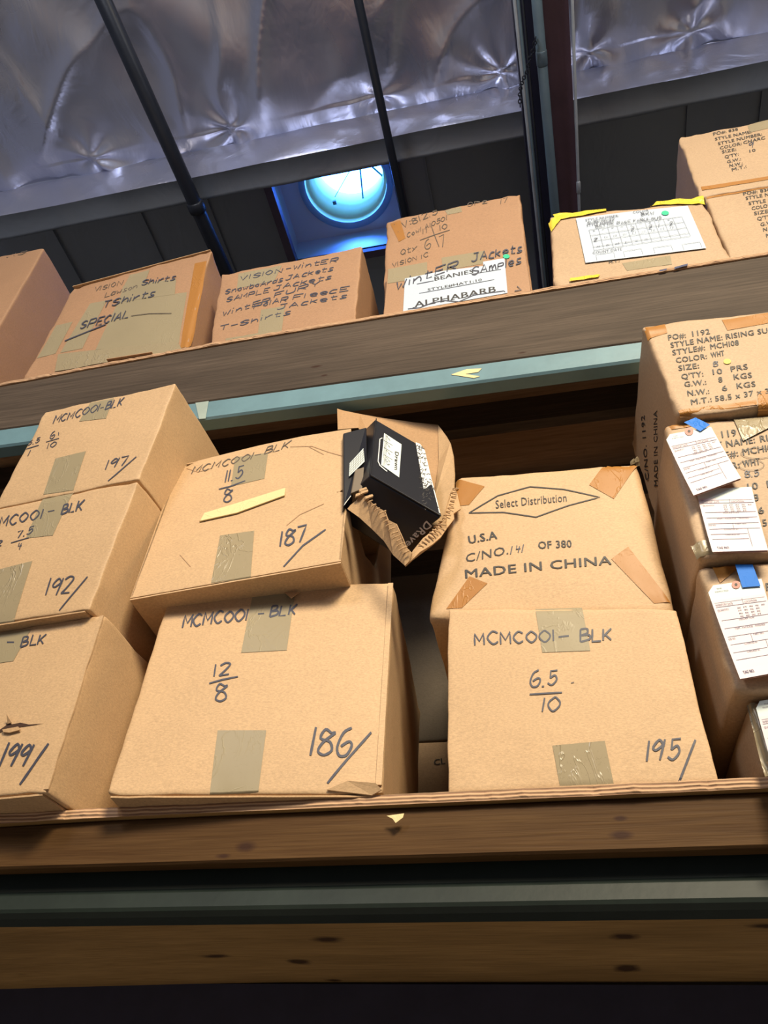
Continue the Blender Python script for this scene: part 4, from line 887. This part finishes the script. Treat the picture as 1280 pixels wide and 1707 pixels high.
# tall box with the tray round its foot
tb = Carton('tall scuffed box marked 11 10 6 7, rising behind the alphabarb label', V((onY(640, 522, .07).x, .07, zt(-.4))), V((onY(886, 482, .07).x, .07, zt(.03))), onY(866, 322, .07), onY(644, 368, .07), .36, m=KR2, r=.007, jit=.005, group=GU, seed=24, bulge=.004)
c = tb; I2 = c.ink2
c.h('V:81215', (672, 382), (730, 357), (-3, -10), w=1.5, mb=I2); c.line([(657, 373), (664, 388)], 1.4, I2); c.h('Cowl A10501', (679, 397), (745, 367), (0, -8), w=1.3, mb=I2)
c.h('11', (705, 391), (713, 389), (0, -9), w=1.4, mb=I2); c.h('10', (734, 386), (746, 382), (-1, -9), w=1.5, mb=I2); c.line([(700, 402), (725, 393), (750, 385)], 1.4, I2); c.line([(719, 377.5), (725, 395), (732, 413)], 1.4, I2)
c.h('6', (709, 418), (719, 415), (-1, -16), w=1.5, mb=I2); c.h('7', (734, 415), (742, 411), (-2, -19), w=1.5, mb=I2); c.h('Qty', (668, 427), (695, 418), (0, -9), w=1.3, mb=I2); c.h('VISION 1C', (654, 446), (713, 430), (0, -7), w=1.2, mb=I2); c.h('SP2', (780, 344), (812, 339), (-1, -8), w=1.4, mb=I2); c.h('17', (834, 341), (845, 337), (1, -9), w=1.4, mb=I2)
c.tape([(742, 351), (768, 345), (770, 354), (746, 359)], m=TAPE, off=.0008); c.tape([(650, 372), (667, 367), (676, 398), (665, 404)], m=TAPEC, off=.0008); c.done()
a, b = onY(639, 524, YU), onY(885, 481, YU); a.z, b.z = zt(a.x), zt(b.x); d_, e_ = onY(873, 404, YU), onY(646, 448, YU)
fr = Face(a, b, d_, e_, 0, V((0, -1, 0)))
t = thing('cardboard_tray', 'open kraft tray with a white alphabarb label, wrapped round the tall box', 'tray', V((a.x/2+b.x/2, .2, a.z)), GU)
m = MB(); m.prism([a, b, d_, e_], V((0, .005, 0))).prism([b, b+V((0, .37, 0)), d_+V((0, .37, 0)), d_], V((-.004, 0, 0))).prism([a, a+V((0, .37, 0)), e_+V((0, .37, 0)), e_], V((.004, 0, 0))); m.build('tray_wall', KR2, t, bevel=.002)
m = MB(); quad(m, fr, [(647, 449), (712, 437), (712, 462), (646, 473)], .0008); quad(m, fr, [(736, 430), (808, 418), (804, 440), (738, 452)], .0008); m.build('packing_tape', TAPE, t)
m = MB(); poly(m, fr, [(675, 465), (740, 452), (806, 444), (805, 437), (841, 431), (846, 489), (672, 520)], .0012, .0005); m.build('label_sheet', PAPER, t)
m = MB(); printed(m, fr, 'BEANIES', (724.5, 469), (789, 456), (-.5, -6.5), .002, .03); m.build('printed_text', PRN, t); m = MB(); printed(m, fr, 'STYLE#HAT1:10', (713, 486), (803, 469), (-.5, -4), .002, .02); m.build('printed_text', PRN, t); m = MB(); printed(m, fr, 'ALPHABARB', (691, 513.5), (826, 487), (-.5, -9.5), .002, .035)
for i, x in enumerate((691, 706, 722, 737, 754, 768, 783, 800, 815)): ribbon(m, fr, [(x-3, 513.5-(x-691)*.196+.2), (x+4, 512.2-(x-691)*.196+.2)], 1.1, .002)
m.build('printed_text', PRN, t)
m = MB(); ribbon(m, fr, [(695, 474.5), (723, 469)], 1.4, .002); ribbon(m, fr, [(786, 458), (835, 450)], 1, .0022); ribbon(m, fr, [(699, 490), (760, 479), (824, 467)], 1, .0022)
hand(m, fr, 'WintER', (660, 484), (764, 447), (2, -13), 2.6, .0024); hand(m, fr, 'JAckets', (786, 437), (870, 420), (1, -13), 2.6, .0024); hand(m, fr, 'SAmples', (787, 460), (868, 440), (1, -13), 2.4, .0024); ribbon(m, fr, [(680, 516), (700, 514), (720, 506), (740, 502), (765, 504), (790, 493), (840, 486), (842, 488)], 1.5, .0024); ribbon(m, fr, [(862, 478), (869, 484), (858, 486)], 1.6, .0024)
m.build('handwriting', INK, t); m = MB(); dot(m, fr, (844, 428.5), 5.6, 3.6, .0028); m.build('sticker_dot', GRN, t)
# white form box
c = UP('box with a large white count form and yellow tape on its edges', (922, 472), (1213, 424), (1172, 334), (916, 363), depth=.4, m=KR3, r=.008, jit=.004, seed=25, bulge=.003)
m = MB(); poly(m, c.f, [(960, 366), (1050, 355), (1146, 345), (1177, 416), (1070, 430), (976, 441)], .004, .0005); m.build('label_sheet', PAPER, c.root)
L4 = ((960, 366), (1145.6, 345), (1176.7, 416.4), (975.4, 441))
def lu(u, v):
    return (L4[0][0]*(1-u)*(1-v)+L4[1][0]*u*(1-v)+L4[2][0]*u*v+L4[3][0]*(1-u)*v, L4[0][1]*(1-u)*(1-v)+L4[1][1]*u*(1-v)+L4[2][1]*u*v+L4[3][1]*(1-u)*v)
m = MB()
for s_, a, b in (('STYLE NUMBER:', (976, 372), (1032, 364.5)), ('STYLE NAME:', (978, 381), (1022, 374.5)), ('COLOR', (1055, 359), (1081, 355)), ('COUNT DATE', (988, 427), (1037, 420))): printed(m, c.f, s_, a, b, (-.4, -4), .0055, .0)
for v in (.34, .47, .60, .73, .80): ribbon(m, c.f, [lu(.09, v-.04), lu(.91, v-.10)], .45, .0052)
for k in range(11): ribbon(m, c.f, [lu(.09+.082*k, .30-.006*k), lu(.095+.082*k, .76-.006*k)], .45, .0052)
for u in (.10, .33, .58, .82): ribbon(m, c.f, [lu(u, .985), lu(u, .86), lu(u+.15, .85), lu(u+.15, .975)], .45, .0052)
for k in range(9): printed(m, c.f, ('5', '5.5', '6', '6.5', '7', '7.5', '8', '8.5', '9')[k], lu(.12+.082*k, .345-.006*k), lu(.14+.082*k, .34-.006*k), (-.2, -2), .0055, 0)
for k in range(9): printed(m, c.f, ('9', '9.5', '10', '10.5', '11', '11.5', '12', '13', '14')[k], lu(.12+.082*k, .52-.006*k), lu(.15+.082*k, .515-.006*k), (-.2, -2), .0055, 0)
for k, s_ in enumerate(('XS', 'S', 'M', 'L', 'XL', '2XL')): printed(m, c.f, s_, lu(.12+.082*k, .70-.006*k), lu(.15+.082*k, .695-.006*k), (-.2, -2), .0055, 0)
m.build('form_print', mat('form_ink', (.16, .17, .22), .6), c.root)
m = MB(); hand(m, c.f, 'SWBF0032', (979, 377), (1024, 371), (-.3, -4), .7, .006); hand(m, c.f, 'BKW', (1069, 363), (1090, 360.5), (-.8, -5), .9, .006); hand(m, c.f, 'BETTIE PAGE FABULOUS', (993, 383), (1102, 368), (-.4, -4.4), .8, .006)
for s_, p in (('2', (1081, 385)), ('1', (1100, 382)), ('2', (1116, 379)), ('2', (1052, 388)), ('2', (990, 406))): hand(m, c.f, s_, p, (p[0]+5, p[1]-.6), (0, -5.5), .9, .006)
m.build('form_handwriting', INK, c.root); m = MB(); dot(m, c.f, (1108.5, 358.5), 6.2, 3.8, .0062); m.build('sticker_dot', GRN, c.root)
for q_ in ([(921, 358), (1010, 345), (1011, 354), (930, 368)], [(914, 372), (930, 360), (936, 366), (919, 388)], [(1094, 334), (1172, 327), (1176, 340), (1083, 345)], [(951, 466), (1000, 459), (998, 464), (949, 471)]):
    m = MB(); quad(m, c.f, q_, .002, 8, .005); m.build('yellow_tape', YT, c.root, True)
c.tape([(1037, 440), (1117, 427), (1120, 441), (1045, 452)], wrap='bottom'); c.p('M.T.:', (1015, 441), (1033, 438), (-.4, -4)); c.done()
# two boxes upper right
WR = .55
bl = onY(1213, 424, YU+.004); tl = onY(1176, 328, YU+.004); bl.z = zt(bl.x); bl.x = max(bl.x, .59); tl.x = bl.x+.004
c = Carton('lower box marked 838 at the right end of the upper shelf', bl, wx(bl, .34), wx(tl, .34), tl, .45, m=KR3, r=.006, jit=.003, group=GU, seed=26, bulge=.003)
for s_, a, b in (('PO#: 838', (1239, 326.5), (1284, 319)), ('STYLE NAME:', (1243, 334.5), (1305, 324)), ('STYLE NUMBER:', (1248, 343.5), (1325, 331)), ('COLOR:', (1253, 352), (1287, 346)), ('SIZE:', (1257, 360.5), (1283, 356)), ("Q'TY:", (1262, 369.5), (1287, 365)), ('G.W.:', (1267.5, 379), (1293, 374)), ('N.W.:', (1272, 387.5), (1297, 383)), ('M.T.:', (1277, 397), (1300, 392))): c.p(s_, a, b, (-1, -5.6), bold=.012)
c.tape([(1177, 327), (1300, 303), (1300, 309), (1178, 332)], m=TAPEC, wav=.002); c.done(); R7 = c
bl = V((.585, YU+.006, R7.c[3].z+.003)); tl = onY(1130, 229, YU+.006)
c = Carton('upper box marked 838 stacked at the right end of the upper shelf', bl, wx(bl, .34), wx(tl, .34)+V((0, 0, .0)), tl, .45, m=KR3, r=.007, jit=.004, group=GU, seed=27, bulge=.003)
for s_, a, b in (('PO#: 838', (1189, 227), (1230, 218)), ('STYLE NAME:', (1192, 235.5), (1252, 223)), ('STYLE NUMBER:', (1197, 243.5), (1270, 227)), ('COLOR:', (1200, 251), (1236, 243)), ('SIZE:', (1203.5, 257.5), (1227, 253)), ("Q'TY:", (1208, 266), (1231, 261)), ('G.W.:', (1212, 274), (1235, 269)), ('N.W.:', (1216, 280.5), (1238, 276)), ('M.T.:', (1220, 287), (1244, 281))): c.p(s_, a, b, (-1, -4.8), bold=.012)
c.p('CHARC', (1239, 242), (1275, 233), (-.8, -4.8), bold=.02); c.h('9', (1248, 249), (1255, 248), (0, -9), w=1.4); c.p('10', (1249, 256), (1259, 254), (-.8, -4.5), bold=.02)
c.tape([(1245, 206), (1290, 196), (1290, 212), (1250, 222)], m=TAPE, wrap='top'); c.tape([(1168, 313), (1300, 292), (1300, 297), (1170, 319)], m=TAPEC, wav=.003); c.done()
